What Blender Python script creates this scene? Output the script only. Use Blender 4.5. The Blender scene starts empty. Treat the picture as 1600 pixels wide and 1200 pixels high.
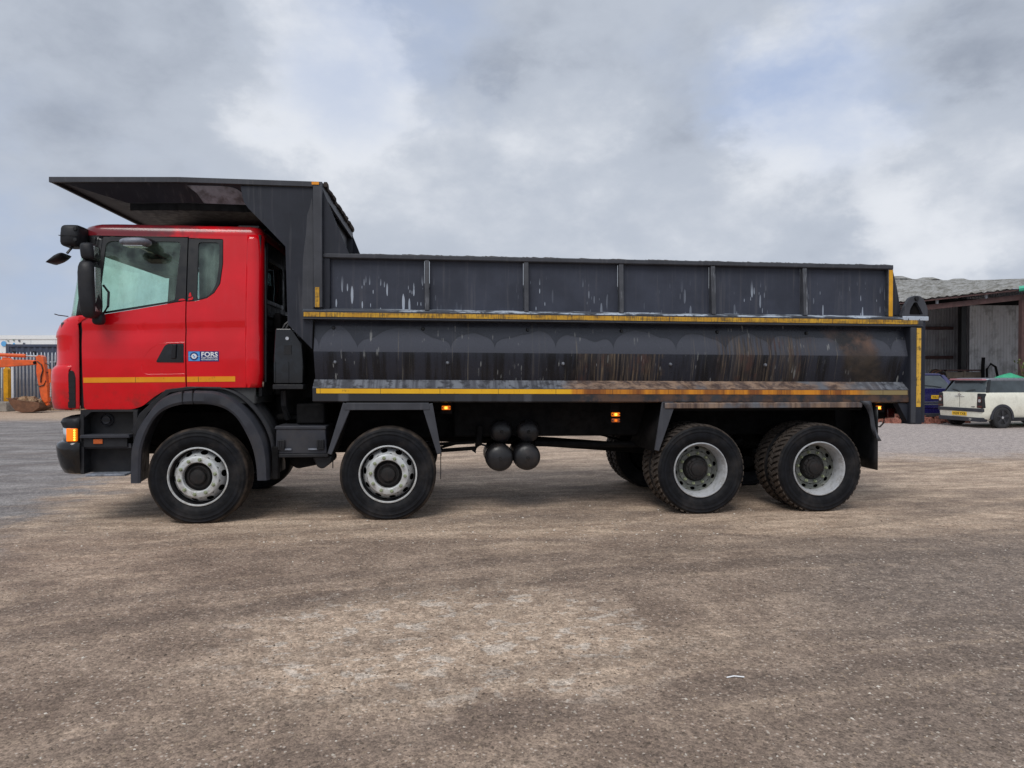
import bpy, bmesh, math, random
from mathutils import Vector, noise as mnoise
R = math.radians
random.seed(7)
sc = bpy.context.scene
col = sc.collection

# ------------------------------------------------------------------ camera, sky, sun, exposure
cam = bpy.data.objects.new('camera', bpy.data.cameras.new('camera'))
cam.data.sensor_width = 36; cam.data.sensor_fit = 'HORIZONTAL'; cam.data.lens = 36*1109/1600
cam.data.clip_end = 3000
cam.location = (0, 0, 1.53); cam.rotation_euler = (R(90-0.775), 0, 0)
col.objects.link(cam); sc.camera = cam
SKY = 0.83
SUN_EL, SUN_AZ = 52, 200      # degrees; azimuth clockwise from +Y
sun = bpy.data.objects.new('sun', bpy.data.lights.new('sun', 'SUN'))
sun.data.energy = 1.5; sun.data.angle = R(30); sun.data.color = (1, .965, .92)
sun.rotation_euler = (R(90-SUN_EL), 0, R(180-SUN_AZ)); sun.location = (0, 0, 30)
col.objects.link(sun)
vs = sc.view_settings
vs.view_transform = 'Standard'; vs.look = 'None'; vs.exposure = 0.27; vs.gamma = 1; vs.use_curve_mapping = False

def S(r, gg, b):
    f = lambda c: (c/255/12.92 if c/255 <= .04045 else ((c/255+.055)/1.055)**2.4)
    return (f(r), f(gg), f(b))
class G:
    """tiny helper round a node tree"""
    def __init__(s, nt): s.nt = nt
    def n(s, t, **kw):
        nd = s.nt.nodes.new(t)
        for k, v in kw.items(): setattr(nd, k, v)
        return nd
    def put(s, sock, v):
        if v is None: return
        if hasattr(v, 'links') or isinstance(v, bpy.types.NodeSocket): s.nt.links.new(v, sock)
        elif sock.type == 'RGBA' and len(v) == 3: sock.default_value = (*v, 1)
        else: sock.default_value = v
    def math(s, op, a, b=None, c=None, clamp=False):
        nd = s.n('ShaderNodeMath', operation=op, use_clamp=clamp)
        for i, v in enumerate((a, b, c)): s.put(nd.inputs[i], v)
        return nd.outputs[0]
    def add(s, a, b): return s.math('ADD', a, b)
    def sub(s, a, b): return s.math('SUBTRACT', a, b)
    def mul(s, a, b): return s.math('MULTIPLY', a, b)
    def vmath(s, op, a, b=None):
        nd = s.n('ShaderNodeVectorMath', operation=op); s.put(nd.inputs[0], a); s.put(nd.inputs[1], b)
        return nd.outputs[1] if op in ('DOT_PRODUCT', 'LENGTH', 'DISTANCE') else nd.outputs[0]
    def scale(s, v, k): return s.vmath('MULTIPLY', v, k)
    def sep(s, v):
        nd = s.n('ShaderNodeSeparateXYZ'); s.put(nd.inputs[0], v); return nd.outputs
    def comb(s, x=0., y=0., z=0.):
        nd = s.n('ShaderNodeCombineXYZ')
        for i, v in enumerate((x, y, z)): s.put(nd.inputs[i], v)
        return nd.outputs[0]
    def noise(s, vec, sc_=1., det=4., rough=.55, dist=0., out=0):
        nd = s.n('ShaderNodeTexNoise'); s.put(nd.inputs['Vector'], vec)
        nd.inputs['Scale'].default_value = sc_; nd.inputs['Detail'].default_value = det
        nd.inputs['Roughness'].default_value = rough; nd.inputs['Distortion'].default_value = dist
        return nd.outputs[out]
    def vor(s, vec, sc_=1., feature='F1', rnd=1.):
        nd = s.n('ShaderNodeTexVoronoi', feature=feature); s.put(nd.inputs['Vector'], vec)
        nd.inputs['Scale'].default_value = sc_; nd.inputs['Randomness'].default_value = rnd
        return nd.outputs
    def ss(s, x, a, b, lo=0., hi=1.):
        nd = s.n('ShaderNodeMapRange', interpolation_type='SMOOTHSTEP'); s.put(nd.inputs[0], x)
        for i, v in enumerate((a, b, lo, hi)): s.put(nd.inputs[i+1], v)
        return nd.outputs[0]
    def band(s, x, a, b, soft): return s.mul(s.ss(x, a-soft, a+soft), s.ss(x, b-soft, b+soft, 1., 0.))
    def mix(s, f, a, b, mode='MIX'):
        nd = s.n('ShaderNodeMix', data_type='RGBA', blend_type=mode)
        s.put(nd.inputs[0], f); s.put(nd.inputs[6], a); s.put(nd.inputs[7], b)
        return nd.outputs[2]
    def obj(s): return s.n('ShaderNodeTexCoord').outputs['Object']
    def pos(s): return s.n('ShaderNodeNewGeometry').outputs['Position']
    def bump(s, h, strength=.3, dist=.01):
        nd = s.n('ShaderNodeBump'); s.put(nd.inputs['Height'], h)
        nd.inputs['Strength'].default_value = strength; nd.inputs['Distance'].default_value = dist
        return nd.outputs[0]

# world: a physical sky behind a broken layer of grey stratus
w = bpy.data.worlds.new('World'); sc.world = w; w.use_nodes = True
nt = w.node_tree; nt.nodes.clear(); g = G(nt)
sky = g.n('ShaderNodeTexSky', sky_type='NISHITA'); sky.sun_disc = False
sky.sun_elevation = R(SUN_EL); sky.sun_rotation = R(SUN_AZ); sky.air_density = 1.0; sky.dust_density = 1.5
D = g.vmath('NORMALIZE', g.n('ShaderNodeTexCoord').outputs['Generated'])
dx, dy, dz = g.sep(D)
zz = g.add(g.math('MAXIMUM', dz, 0.0), .30)
P = g.comb(g.math('DIVIDE', dx, zz), g.math('DIVIDE', dy, zz), 3.7)
Q = g.vmath('MULTIPLY', D, (1., 1., 1.65))
big = g.noise(Q, 2.1, 5., .52, .3)
mid = g.noise(g.vmath('ADD', Q, (4.2, 1.3, 0)), 5.2, 8., .58, .15)
fine = g.noise(g.vmath('ADD', Q, (1.2, 7.3, 2)), 15., 7., .6, .1)
b = g.add(.56, g.add(g.mul(g.sub(big, .5), .9), g.add(g.mul(g.sub(mid, .5), 1.05), g.mul(g.sub(fine, .5), .32))))
# where the large cloud masses and the breaks between them stand (azimuth, elevation, angular size, weight)
warp = g.vmath('ADD', D, g.scale(g.vmath('SUBTRACT', g.noise(Q, 5., 6., .6, .1, out=1), (.5, .5, .5)), (.26, .26, .2)))
warp = g.vmath('NORMALIZE', warp)
def lobe(az, el, rad, wt):
    d_ = Vector((math.sin(R(az))*math.cos(R(el)), math.cos(R(az))*math.cos(R(el)), math.sin(R(el))))
    return g.mul(g.ss(g.vmath('DOT_PRODUCT', warp, tuple(d_)), math.cos(R(rad)), math.cos(R(rad*.12))), wt)
for q in ((-15.1, 22.7, 9, .55), (4.1, 19.3, 7, .42), (23.2, 20.7, 9, .45), (31.1, 13.0, 8, .50), (23.8, 15.4, 7, .40), (-8.2, 16.6, 11, .22), (12.7, 10.0, 9, .25), (29.2, 8.3, 6, .25),
          (8.2, 23.0, 12, -.26), (32.3, 18.7, 10, -.24), (26.4, 11.4, 7, -.30), (-26.8, 22.1, 13, -.22), (-3.1, 26.1, 8, -.16), (14.7, 14.4, 7, -.16), (-31.1, 15.3, 10, -.10), (-8.2, 12.3, 9, -.12)):
    b = g.add(b, lobe(*q))
def K(r, gg, bb): return tuple(c*10*SKY for c in S(r, gg, bb))
cloud = g.mix(g.ss(b, -.15, .55), K(147, 156, 172), K(188, 196, 209))
cloud = g.mix(g.ss(b, .5, 1.15), cloud, K(228, 232, 239))
blue = g.add(g.add(lobe(-10.7, 26.6, 12, .6), lobe(23.4, 21.5, 9, .7)), g.add(lobe(-34.8, 4.9, 16, .75), lobe(18.9, 25.7, 9, .4)))
blue = g.mul(g.math('MINIMUM', blue, 1.), .8)
bluec = g.mix(.25, K(166, 186, 224), sky.outputs[0])
skyc = g.mix(g.mul(blue, g.ss(g.noise(Q, 4., 6.), .3, .6)), cloud, bluec)
skyc = g.mix(g.mul(g.ss(dz, .10, .0), .35), skyc, K(196, 206, 222))
bg = g.n('ShaderNodeBackground'); g.put(bg.inputs[0], skyc); bg.inputs[1].default_value = .1
nt.links.new(bg.outputs[0], g.n('ShaderNodeOutputWorld').inputs[0])

# ------------------------------------------------------------------ materials
def newmat(name):
    m = bpy.data.materials.new(name); m.use_nodes = True; m.node_tree.nodes.clear()
    return m, G(m.node_tree)
def out(g, colr, rough=.5, metal=0., normal=None, coat=0., spec=.5, emit=None, es=0., coatr=.08):
    p = g.n('ShaderNodeBsdfPrincipled')
    g.put(p.inputs['Base Color'], colr); g.put(p.inputs['Roughness'], rough); g.put(p.inputs['Metallic'], metal)
    p.inputs['Coat Weight'].default_value = coat; p.inputs['Coat Roughness'].default_value = coatr
    p.inputs['Specular IOR Level'].default_value = spec
    if normal is not None: g.put(p.inputs['Normal'], normal)
    if emit: g.put(p.inputs['Emission Color'], emit); p.inputs['Emission Strength'].default_value = es
    g.nt.links.new(p.outputs[0], g.n('ShaderNodeOutputMaterial').inputs[0])
    return p
M = {}
def simple(key, c, rough=.5, metal=0., var=.25, vs_=6., coat=0., spec=.5, dirt=None, dscale=3., damt=.5, bump=0., bs=40.):
    m, g = newmat(key); o = g.obj()
    nz = g.noise(o, vs_, 6., .6)
    c2 = g.mix(g.ss(nz, .3, .7), tuple(x*(1-var) for x in c), tuple(min(1, x*(1+var)) for x in c))
    if dirt:
        dn = g.noise(g.vmath('ADD', o, (3, 5, 1)), dscale, 7., .65)
        c2 = g.mix(g.mul(g.ss(dn, .45, .68), damt), c2, dirt)
    rg = g.ss(g.noise(o, vs_*2.3, 4.), .3, .7, max(0, rough-.1), min(1, rough+.1))
    nrm = g.bump(g.noise(o, bs, 4.), bump, .004) if bump else None
    out(g, c2, rg, metal, nrm, coat, spec); M[key] = m; return m

simple('black_plastic', S(34, 35, 39), .5, var=.25, dirt=S(62, 60, 58), damt=.35, bump=.15, bs=150, spec=.3)
simple('fender_plastic', S(54, 56, 63), .5, var=.15, dirt=S(78, 75, 73), damt=.35, bump=.1, bs=150, spec=.3)
simple('black_trim', S(22, 23, 26), .4, var=.2)
simple('gloss_black', S(18, 19, 22), .16, var=.15, coat=.3)
simple('under_black', S(11, 11, 13), .8, var=.4, dirt=S(28, 25, 24), damt=.6, bump=.3, spec=.2)
simple('interior', S(64, 66, 68), .8, var=.2)
simple('headlining', S(88, 92, 92), .85, var=.1)
simple('curtain', S(215, 215, 212), .9, var=.2)
simple('silver_lens', S(200, 205, 210), .2, .6)
simple('chrome', S(215, 215, 215), .25, .9)
simple('dark_lens', S(70, 16, 20), .15, coat=.5)
simple('decal_navy', S(22, 40, 110), .35, var=.1)
simple('decal_blue', S(86, 160, 225), .35, var=.1)
simple('decal_white', S(236, 238, 240), .4, var=.05)
simple('plate_yellow', S(240, 190, 45), .4, var=.08)
simple('plate_black', S(20, 20, 22), .4)
simple('mirror_grey', S(132, 138, 150), .45, var=.2, dirt=S(60, 60, 62), damt=.7, dscale=9)
simple('rubber_hose', S(30, 30, 32), .5)
simple('bolt_metal', S(130, 134, 142), .4, .6)
simple('nut_green', S(150, 158, 128), .55, .3, var=.35, vs_=60)
simple('concrete', S(150, 144, 136), .9, var=.25, dirt=S(95, 88, 80), bump=.4)
simple('galv', S(176, 182, 190), .55, .2, var=.15)
simple('white_clad', S(228, 232, 235), .6, var=.04)
simple('container_blue', S(70, 78, 98), .55, var=.15, dirt=S(80, 74, 72), damt=.5)
simple('orange_paint', S(232, 98, 38), .42, var=.12, dirt=S(150, 80, 48), damt=.45, coat=.15)
simple('bucket_rust', S(112, 78, 58), .85, var=.3, bump=.4)
simple('yellow_paint', S(226, 165, 30), .5, var=.2)
simple('steel_rust', S(84, 60, 58), .75, var=.25, dirt=S(70, 52, 52), damt=.6)
simple('teal_paint', S(70, 180, 150), .5, var=.15)
simple('tarp_green', S(60, 165, 125), .6, var=.2)
simple('timber_grey', S(126, 116, 104), .9, var=.25)
simple('leaf', S(96, 116, 52), .7, var=.4, vs_=20)
simple('twig', S(100, 86, 62), .8)
simple('car_cream', S(232, 230, 214), .28, var=.04, coat=.6, dirt=S(196, 190, 172), damt=.35)
simple('car_silver', S(120, 124, 132), .35, .4, var=.08, coat=.4)
simple('car_pink', S(170, 110, 120), .4, var=.1, coat=.3)
simple('car_navy', S(32, 30, 84), .25, .1, var=.15, coat=.7)
simple('car_white', S(225, 228, 230), .3, var=.04, coat=.5)
simple('alloy_dark', S(58, 58, 62), .45, .4)
simple('rubble_red', S(148, 96, 82), .9, var=.35, vs_=25)
simple('stone_grey', S(150, 138, 126), .9, var=.45, vs_=3.)
simple('tank_black', S(32, 32, 35), .42, var=.3, dirt=S(62, 54, 50), damt=.6, dscale=5, bump=.15)

def emitter(key, c, s):
    m, g = newmat(key); out(g, c, .3, emit=c, es=s); M[key] = m
emitter('lamp_amber', S(250, 122, 18), .45)
emitter('lamp_bright', S(255, 200, 70), 1.6)
simple('lens_orange', S(190, 92, 40), .25, coat=.5)

def glass(key, tint, body=.06):
    m, g = newmat(key)
    t = g.n('ShaderNodeBsdfTransparent'); g.put(t.inputs[0], tint)
    gl = g.n('ShaderNodeBsdfGlossy'); gl.inputs['Roughness'].default_value = .03
    df = g.n('ShaderNodeBsdfDiffuse'); g.put(df.inputs[0], S(186, 212, 200))
    film = g.mul(g.ss(g.noise(g.obj(), 5., 6., .6), .35, .75), body)
    m1 = g.n('ShaderNodeMixShader'); g.put(m1.inputs[0], film); g.nt.links.new(t.outputs[0], m1.inputs[1]); g.nt.links.new(df.outputs[0], m1.inputs[2])
    lw = g.n('ShaderNodeLayerWeight'); lw.inputs[0].default_value = .5
    fr = g.add(.045, g.mul(g.math('POWER', lw.outputs['Facing'], 5.), .9))
    m2 = g.n('ShaderNodeMixShader'); g.put(m2.inputs[0], fr); g.nt.links.new(m1.outputs[0], m2.inputs[1]); g.nt.links.new(gl.outputs[0], m2.inputs[2])
    g.nt.links.new(m2.outputs[0], g.n('ShaderNodeOutputMaterial').inputs[0]); M[key] = m
glass('glass', (.90, 1., .93), .12)
glass('glass_mid', (.62, .68, .66), .10)
glass('glass_dark', (.30, .34, .35), .12)

def red_paint():
    m, g = newmat('red_paint'); o = g.obj(); u, v, z = g.sep(o)
    base = g.mix(g.ss(g.noise(o, 2.2, 5.), .35, .7), S(211, 0, 18), S(227, 0, 26))
    chalk = g.mul(g.ss(g.noise(g.vmath('MULTIPLY', o, (9, 9, 2.2)), 1., 8., .7), .5, .8), .15)
    c = g.mix(chalk, base, S(196, 60, 78))
    # grey film lying on the top of the roof edge
    roof = g.mul(g.ss(z, 2.96, 3.04), g.ss(g.noise(g.vmath('MULTIPLY', o, (3, 3, 8)), 1.5, 7., .7), .38, .62))
    c = g.mix(g.mul(roof, .7), c, S(84, 52, 56))
    fr = g.mul(g.ss(z, 2.925, 2.952), g.ss(g.add(u, g.mul(g.sub(g.noise(o, 5., 6., .7), .5), 1.2)), .0, -.45))
    c = g.mix(g.mul(fr, .85), c, S(82, 34, 42))
    spl = g.mul(g.ss(z, 1.55, 1.2), g.ss(g.noise(o, 7., 8., .7), .42, .7))
    c = g.mix(g.mul(spl, .62), c, S(104, 44, 40))
    nrm = g.bump(g.noise(o, 3., 3.), .06, .02)
    out(g, c, g.add(.30, g.mul(chalk, .9)), 0, nrm, .65, coatr=.05, spec=.3); M['red_paint'] = m
red_paint()

def flecks(g, u, z, seed, su=7., sz=1.7, keep=.55, rad=.13):
    """thin vertical chips of bare primer: stretched cells, only some of them filled"""
    vec = g.comb(g.add(g.mul(u, su), seed), g.mul(z, sz), seed)
    vec = g.vmath('ADD', vec, g.scale(g.noise(g.comb(g.mul(u, 30.), g.mul(z, 9.), 0.), 1., 3., out=1), (.25, .12, 0)))
    o = g.vor(vec, 1.)
    rr = g.sep(o['Color'])
    r = g.mul(g.ss(rr[0], keep, 1.), rad)
    return g.ss(g.sub(o['Distance'], r), .02, -.02)

def body_steel(key, base, light_flecks=0., rust=0., zl=None):
    m, g = newmat(key); o = g.obj(); u, v, z = g.sep(o)
    nz = g.noise(o, 3.5, 7., .6)
    c = g.mix(g.ss(nz, .3, .72), tuple(x*.84 for x in base), tuple(x*1.18 for x in base))
    stv = g.noise(g.comb(g.mul(u, 26.), g.mul(v, 9.), g.mul(z, 1.1)), 1., 5., .6)
    c = g.mix(g.mul(g.ss(stv, .52, .75), .22), c, S(118, 116, 118))
    rough = g.add(.38, g.mul(nz, .25))
    if light_flecks:
        zone = g.mul(g.ss(z, 2.60, 2.38), g.ss(g.noise(g.comb(u, 3., 0.), 1.6, 3.), .46, .60))
        f = g.math('MAXIMUM', flecks(g, u, z, 1.3, 30., 4.2, .58, .42), flecks(g, u, z, 7.7, 52., 9., .70, .40))
        c = g.mix(g.mul(g.mul(f, zone), light_flecks), c, S(176, 186, 200))
    if rust:
        rn = g.noise(g.comb(g.mul(u, 20.), 0., g.mul(z, 1.6)), 1., 7., .65)
        msk = g.mul(g.ss(rn, .40, .66), rust)
        c = g.mix(msk, c, g.mix(g.ss(g.noise(o, 11., 6.), .35, .65), S(86, 58, 42), S(140, 94, 62)))
        rough = g.add(rough, g.mul(msk, .3))
    out(g, c, rough, 0, g.bump(g.noise(o, 60., 4.), .12, .003), spec=.3); M[key] = m
body_steel('body_panel', S(58, 62, 74), .85)
body_steel('body_plain', S(40, 43, 52))
body_steel('body_worn', S(66, 68, 74))
def post_paint():
    m, g = newmat('post_paint'); o = g.obj(); u, v, z = g.sep(o)
    c = g.mix(g.ss(g.noise(o, 6., 6.), .3, .7), S(54, 56, 62), S(74, 76, 82))
    scr = g.ss(g.noise(g.comb(g.mul(u, 95.), 0., g.mul(z, 3.2)), 1., 4., .55), .55, .62)
    scr = g.mul(scr, g.ss(g.noise(g.comb(g.mul(u, 2.), 3., g.mul(z, 2.)), 1., 3.), .42, .6))
    c = g.mix(g.mul(scr, .85), c, S(176, 182, 192))
    out(g, c, .5); M['post_paint'] = m
post_paint()

def hull():
    m, g = newmat('hull_paint'); o = g.obj(); u, v, z = g.sep(o)
    zr = g.add(z, g.mul(g.sub(u, 1.15), .0052))
    nz = g.noise(o, 4., 7., .6)
    c = g.mix(g.ss(nz, .3, .72), S(44, 47, 56), S(54, 57, 67))
    # tide marks of dried spray: scallops along the upper facet
    ph = g.add(g.mul(u, 5.0), g.mul(g.noise(g.comb(u, 0., 0.), .9, 2.), 7.))
    edge = g.add(1.79, g.mul(g.math('POWER', g.math('ABSOLUTE', g.math('SINE', ph)), .36), g.ss(g.noise(g.comb(u, 7., 0.), 1.6, 2.), .3, .7, .15, .26)))
    edge = g.add(edge, g.mul(g.sub(g.noise(o, 7., 3.), .5), .035))
    ins = g.ss(g.sub(edge, zr), -.004, .006)
    rim = g.mul(g.ss(g.math('ABSOLUTE', g.sub(edge, zr)), .014, .0), .6)
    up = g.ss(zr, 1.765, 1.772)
    c = g.mix(g.mul(g.mul(ins, up), .75), c, S(76, 79, 89))
    c = g.mix(g.mul(rim, up), c, S(34, 36, 42))
    # wet, dark lower facet with runs
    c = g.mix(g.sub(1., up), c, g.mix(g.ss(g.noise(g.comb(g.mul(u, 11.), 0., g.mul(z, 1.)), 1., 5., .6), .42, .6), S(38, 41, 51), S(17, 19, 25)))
    # pale drips
    d = g.math('MAXIMUM', flecks(g, u, z, 4.4, 30., 4.5, .74, .36), flecks(g, u, z, 9.1, 55., 9., .80, .34))
    c = g.mix(g.mul(d, g.mul(.6, g.ss(g.noise(o, 4., 4.), .45, .62))), c, S(160, 162, 160))
    run = g.mul(g.ss(g.noise(g.comb(g.mul(u, 42.), 0., g.mul(z, .9)), 1., 4., .6), .60, .70), g.ss(g.noise(g.comb(u, 5., 0.), 1.4, 3.), .42, .6))
    c = g.mix(g.mul(run, .55), c, S(136, 128, 112))
    # rust beds, each with its own place on the side
    wob = g.mul(g.sub(g.noise(g.comb(g.mul(u, 3.), 0., g.mul(z, 3.)), 1., 6., .65), .5), .5)
    uw = g.add(u, wob)
    low = g.sub(1., up)
    b1 = g.mul(g.band(uw, 3.95, 4.86, .05), low)
    b2 = g.mul(g.band(uw, 5.55, 6.55, .12), g.ss(zr, 2.02, 1.93))
    b3 = g.mul(g.band(g.add(uw, g.mul(g.sub(zr, 1.75), .5)), 6.95, 7.42, .1), g.ss(zr, 2.08, 2.0))
    sn = g.noise(g.comb(g.mul(u, 40.), 0., g.mul(z, 1.5)), 1., 6., .6)
    rs = g.mul(g.add(b1, g.mul(b2, .8)), g.ss(sn, .40, .62))
    rc = g.mix(g.ss(g.noise(g.comb(g.mul(u, 55.), 0., g.mul(z, 3.)), 1., 6.), .42, .66), S(44, 38, 36), S(110, 94, 76))
    rc = g.mix(g.ss(g.noise(o, 5., 5.), .5, .66), rc, S(74, 50, 42))
    c = g.mix(g.math('MINIMUM', rs, .8), c, rc)
    bl = g.noise(g.comb(g.mul(u, 3.), 0., g.mul(z, 4.)), 1., 8., .65, .4)
    c = g.mix(g.mul(b3, .85), c, g.mix(g.ss(bl, .40, .62), S(40, 37, 35), g.mix(g.ss(zr, 1.72, 1.92), S(64, 55, 47), S(112, 84, 66))))
    ro = g.add(g.mul(nz, .2), g.add(.17, g.mul(rs, .3)))
    out(g, c, ro, 0, g.bump(g.noise(o, 50., 4.), .12, .003), spec=.45); M['hull_paint'] = m
hull()

def ledge():
    m, g = newmat('ledge_paint'); o = g.obj(); u, v, z = g.sep(o)
    blk = g.noise(g.comb(g.mul(u, 7.), 0., 0.), 1., 4., .7)
    c = g.mix(g.ss(blk, .42, .56), S(66, 68, 76), S(110, 114, 122))
    c = g.mix(g.ss(g.noise(o, 9., 8., .7), .46, .62), c, S(50, 52, 58))
    rb = g.mul(g.ss(g.add(u, g.mul(g.sub(g.noise(o, 3., 4.), .5), .8)), 3.7, 4.0), g.ss(u, 7.5, 6.9))
    rc = g.mix(g.ss(g.noise(g.comb(g.mul(g.add(u, g.mul(v, .6)), 8.), g.mul(v, 14.), 0.), 1., 8., .7, .5), .40, .62), S(72, 54, 46), S(148, 122, 101))
    rc = g.mix(g.ss(g.noise(o, 2.3, 5.), .5, .64), rc, S(96, 98, 104))
    c = g.mix(g.mul(rb, .85), c, rc)
    out(g, c, .6, 0, g.bump(g.noise(o, 60., 4.), .2, .003)); M['ledge_paint'] = m
    m, g = newmat('skirt_paint'); o = g.obj(); u, v, z = g.sep(o)
    blk = g.vor(g.comb(g.mul(u, 5.2), 0., 0.), 1.)
    c = g.mix(g.ss(g.sep(blk['Color'])[0], .3, .8), S(46, 48, 54), S(74, 76, 82))
    c = g.mix(g.ss(blk['Distance'], .34, .46), c, S(36, 37, 42))
    rb = g.ss(g.add(u, g.mul(g.sub(g.noise(o, 3., 4.), .5), .8)), 3.8, 4.1)
    c = g.mix(g.mul(rb, g.ss(g.noise(o, 6., 6., .65), .4, .6)), c, S(84, 62, 50))
    out(g, c, .55); M['skirt_paint'] = m
    m, g = newmat('rail_top'); o = g.obj(); u, v, z = g.sep(o)
    n1 = g.noise(g.comb(g.mul(u, 2.6), g.mul(v, 8.), 0.), 1., 6., .6)
    c = g.mix(g.mul(g.ss(n1, .46, .56), g.ss(u, 1.5, 2.6)), S(70, 74, 82), S(178, 188, 200))
    c = g.mix(g.ss(g.noise(o, 30., 5.), .55, .68), c, S(60, 62, 66))
    out(g, c, .5); M['rail_top'] = m
ledge()

def tape(key, c0, c1, dirtc, lo, hi, orange=False):
    m, g = newmat(key); o = g.obj(); u, v, z = g.sep(o)
    c = g.mix(g.ss(g.noise(g.comb(g.mul(u, 4.), 0., 0.), 1., 4.), .35, .65), c0, c1)
    if orange:
        c = g.mix(g.ss(u, 3.85, 3.9), c, g.mix(g.ss(g.noise(g.comb(g.mul(u, 3.), 1., 0.), 1., 5., .7), .4, .6), S(214, 138, 30), S(128, 74, 30)))
        c = g.mix(g.ss(u, 7.05, 7.3), c, S(140, 124, 84))
    sn = g.noise(g.comb(g.mul(u, 60.), 0., g.mul(z, 9.)), 1., 6., .6)
    bn = g.noise(g.comb(g.mul(u, 5.), 0., g.mul(z, 20.)), 1., 5., .65)
    c = g.mix(g.mul(g.ss(g.mul(g.add(sn, bn), .5), lo, hi), .85), c, dirtc)
    seam = g.ss(g.math('ABSOLUTE', g.sub(g.math('FRACT', g.mul(u, 1.62)), .5)), .492, .498)
    c = g.mix(g.mul(seam, .7), c, S(60, 44, 20))
    out(g, c, .42, coat=.1); M[key] = m
tape('tape_cab', S(236, 146, 14), S(240, 158, 22), S(150, 92, 20), .54, .66)
tape('tape_low', S(232, 176, 24), S(240, 186, 30), S(150, 104, 26), .55, .68, True)
tape('tape_mid', S(190, 140, 28), S(214, 166, 44), S(96, 74, 34), .44, .60)
tape('tape_post', S(214, 170, 70), S(226, 178, 60), S(70, 60, 44), .50, .60)

def rubber():
    m, g = newmat('tyre_rubber'); o = g.obj(); x, y, z = g.sep(o)
    r = g.math('SQRT', g.add(g.mul(x, x), g.mul(z, z)))
    nz = g.noise(o, 9., 6., .6)
    c = g.mix(g.ss(nz, .35, .7), S(13, 14, 17), S(23, 25, 30))
    ring = g.noise(g.comb(g.mul(r, 46.), 0., 0.), 1., 3.)
    c = g.mix(g.mul(g.ss(ring, .45, .7), .25), c, S(42, 44, 51))
    dust = g.mul(g.ss(g.noise(o, 4., 6., .65), .46, .70), .35)
    c = g.mix(dust, c, S(66, 62, 60))
    tr = g.ss(r, .472, .487)
    c = g.mix(g.mul(tr, .65), c, g.mix(g.ss(nz, .4, .62), S(44, 39, 36), S(80, 69, 59)))
    out(g, c, .62, 0, g.bump(g.add(ring, g.mul(g.noise(o, 70., 3.), .4)), .25, .004), spec=.18); M['tyre_rubber'] = m
rubber()
simple('tread_dusty', S(62, 55, 50), .85, var=.35, vs_=14, dirt=S(92, 79, 68), damt=.5, dscale=7)
def rimmat(key, c0, c1, dirtc, amt):
    m, g = newmat(key); o = g.obj()
    c = g.mix(g.ss(g.noise(o, 6., 5.), .3, .7), c0, c1)
    d = g.ss(g.noise(o, 13., 8., .68), .46, .66)
    c = g.mix(g.mul(d, amt), c, dirtc)
    out(g, c, g.add(.36, g.mul(d, .3)), .15, g.bump(g.noise(o, 50., 3.), .1, .002)); M[key] = m
rimmat('rim_paint', S(188, 192, 194), S(212, 214, 214), S(122, 112, 98), .5)
rimmat('rim_disc', S(98, 101, 98), S(124, 127, 122), S(66, 68, 54), .65)
rimmat('rim_rear', S(164, 167, 171), S(192, 194, 197), S(96, 92, 84), .5)
simple('hub_dark', S(20, 19, 20), .7, var=.4, vs_=18, dirt=S(52, 40, 36), damt=.45, dscale=12)

def corr(key, c0, c1, dirtc, amt):
    m, g = newmat(key); o = g.obj(); x, y, z = g.sep(o)
    c = g.mix(g.ss(g.noise(g.comb(g.mul(x, 3.), g.mul(y, 3.), g.mul(z, .4)), 1., 6.), .3, .7), c0, c1)
    c = g.mix(g.mul(g.ss(g.noise(o, 1.2, 7., .65), .45, .65), amt), c, dirtc)
    out(g, c, .7); M[key] = m
corr('sheet_light', S(206, 207, 210), S(222, 223, 224), S(112, 110, 108), .6)
corr('sheet_dark', S(150, 150, 156), S(178, 178, 182), S(116, 112, 112), .7)
def mossroof():
    m, g = newmat('moss_roof'); o = g.obj()
    n1 = g.noise(o, 2.2, 8., .7); n2 = g.noise(o, 9., 6., .7)
    c = g.mix(g.ss(n1, .4, .62), S(158, 158, 156), S(118, 116, 110))
    c = g.mix(g.mul(g.ss(n2, .52, .64), .75), c, S(84, 82, 72))
    out(g, c, .95, 0, g.bump(n2, .6, .03)); M['moss_roof'] = m
mossroof()

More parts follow.
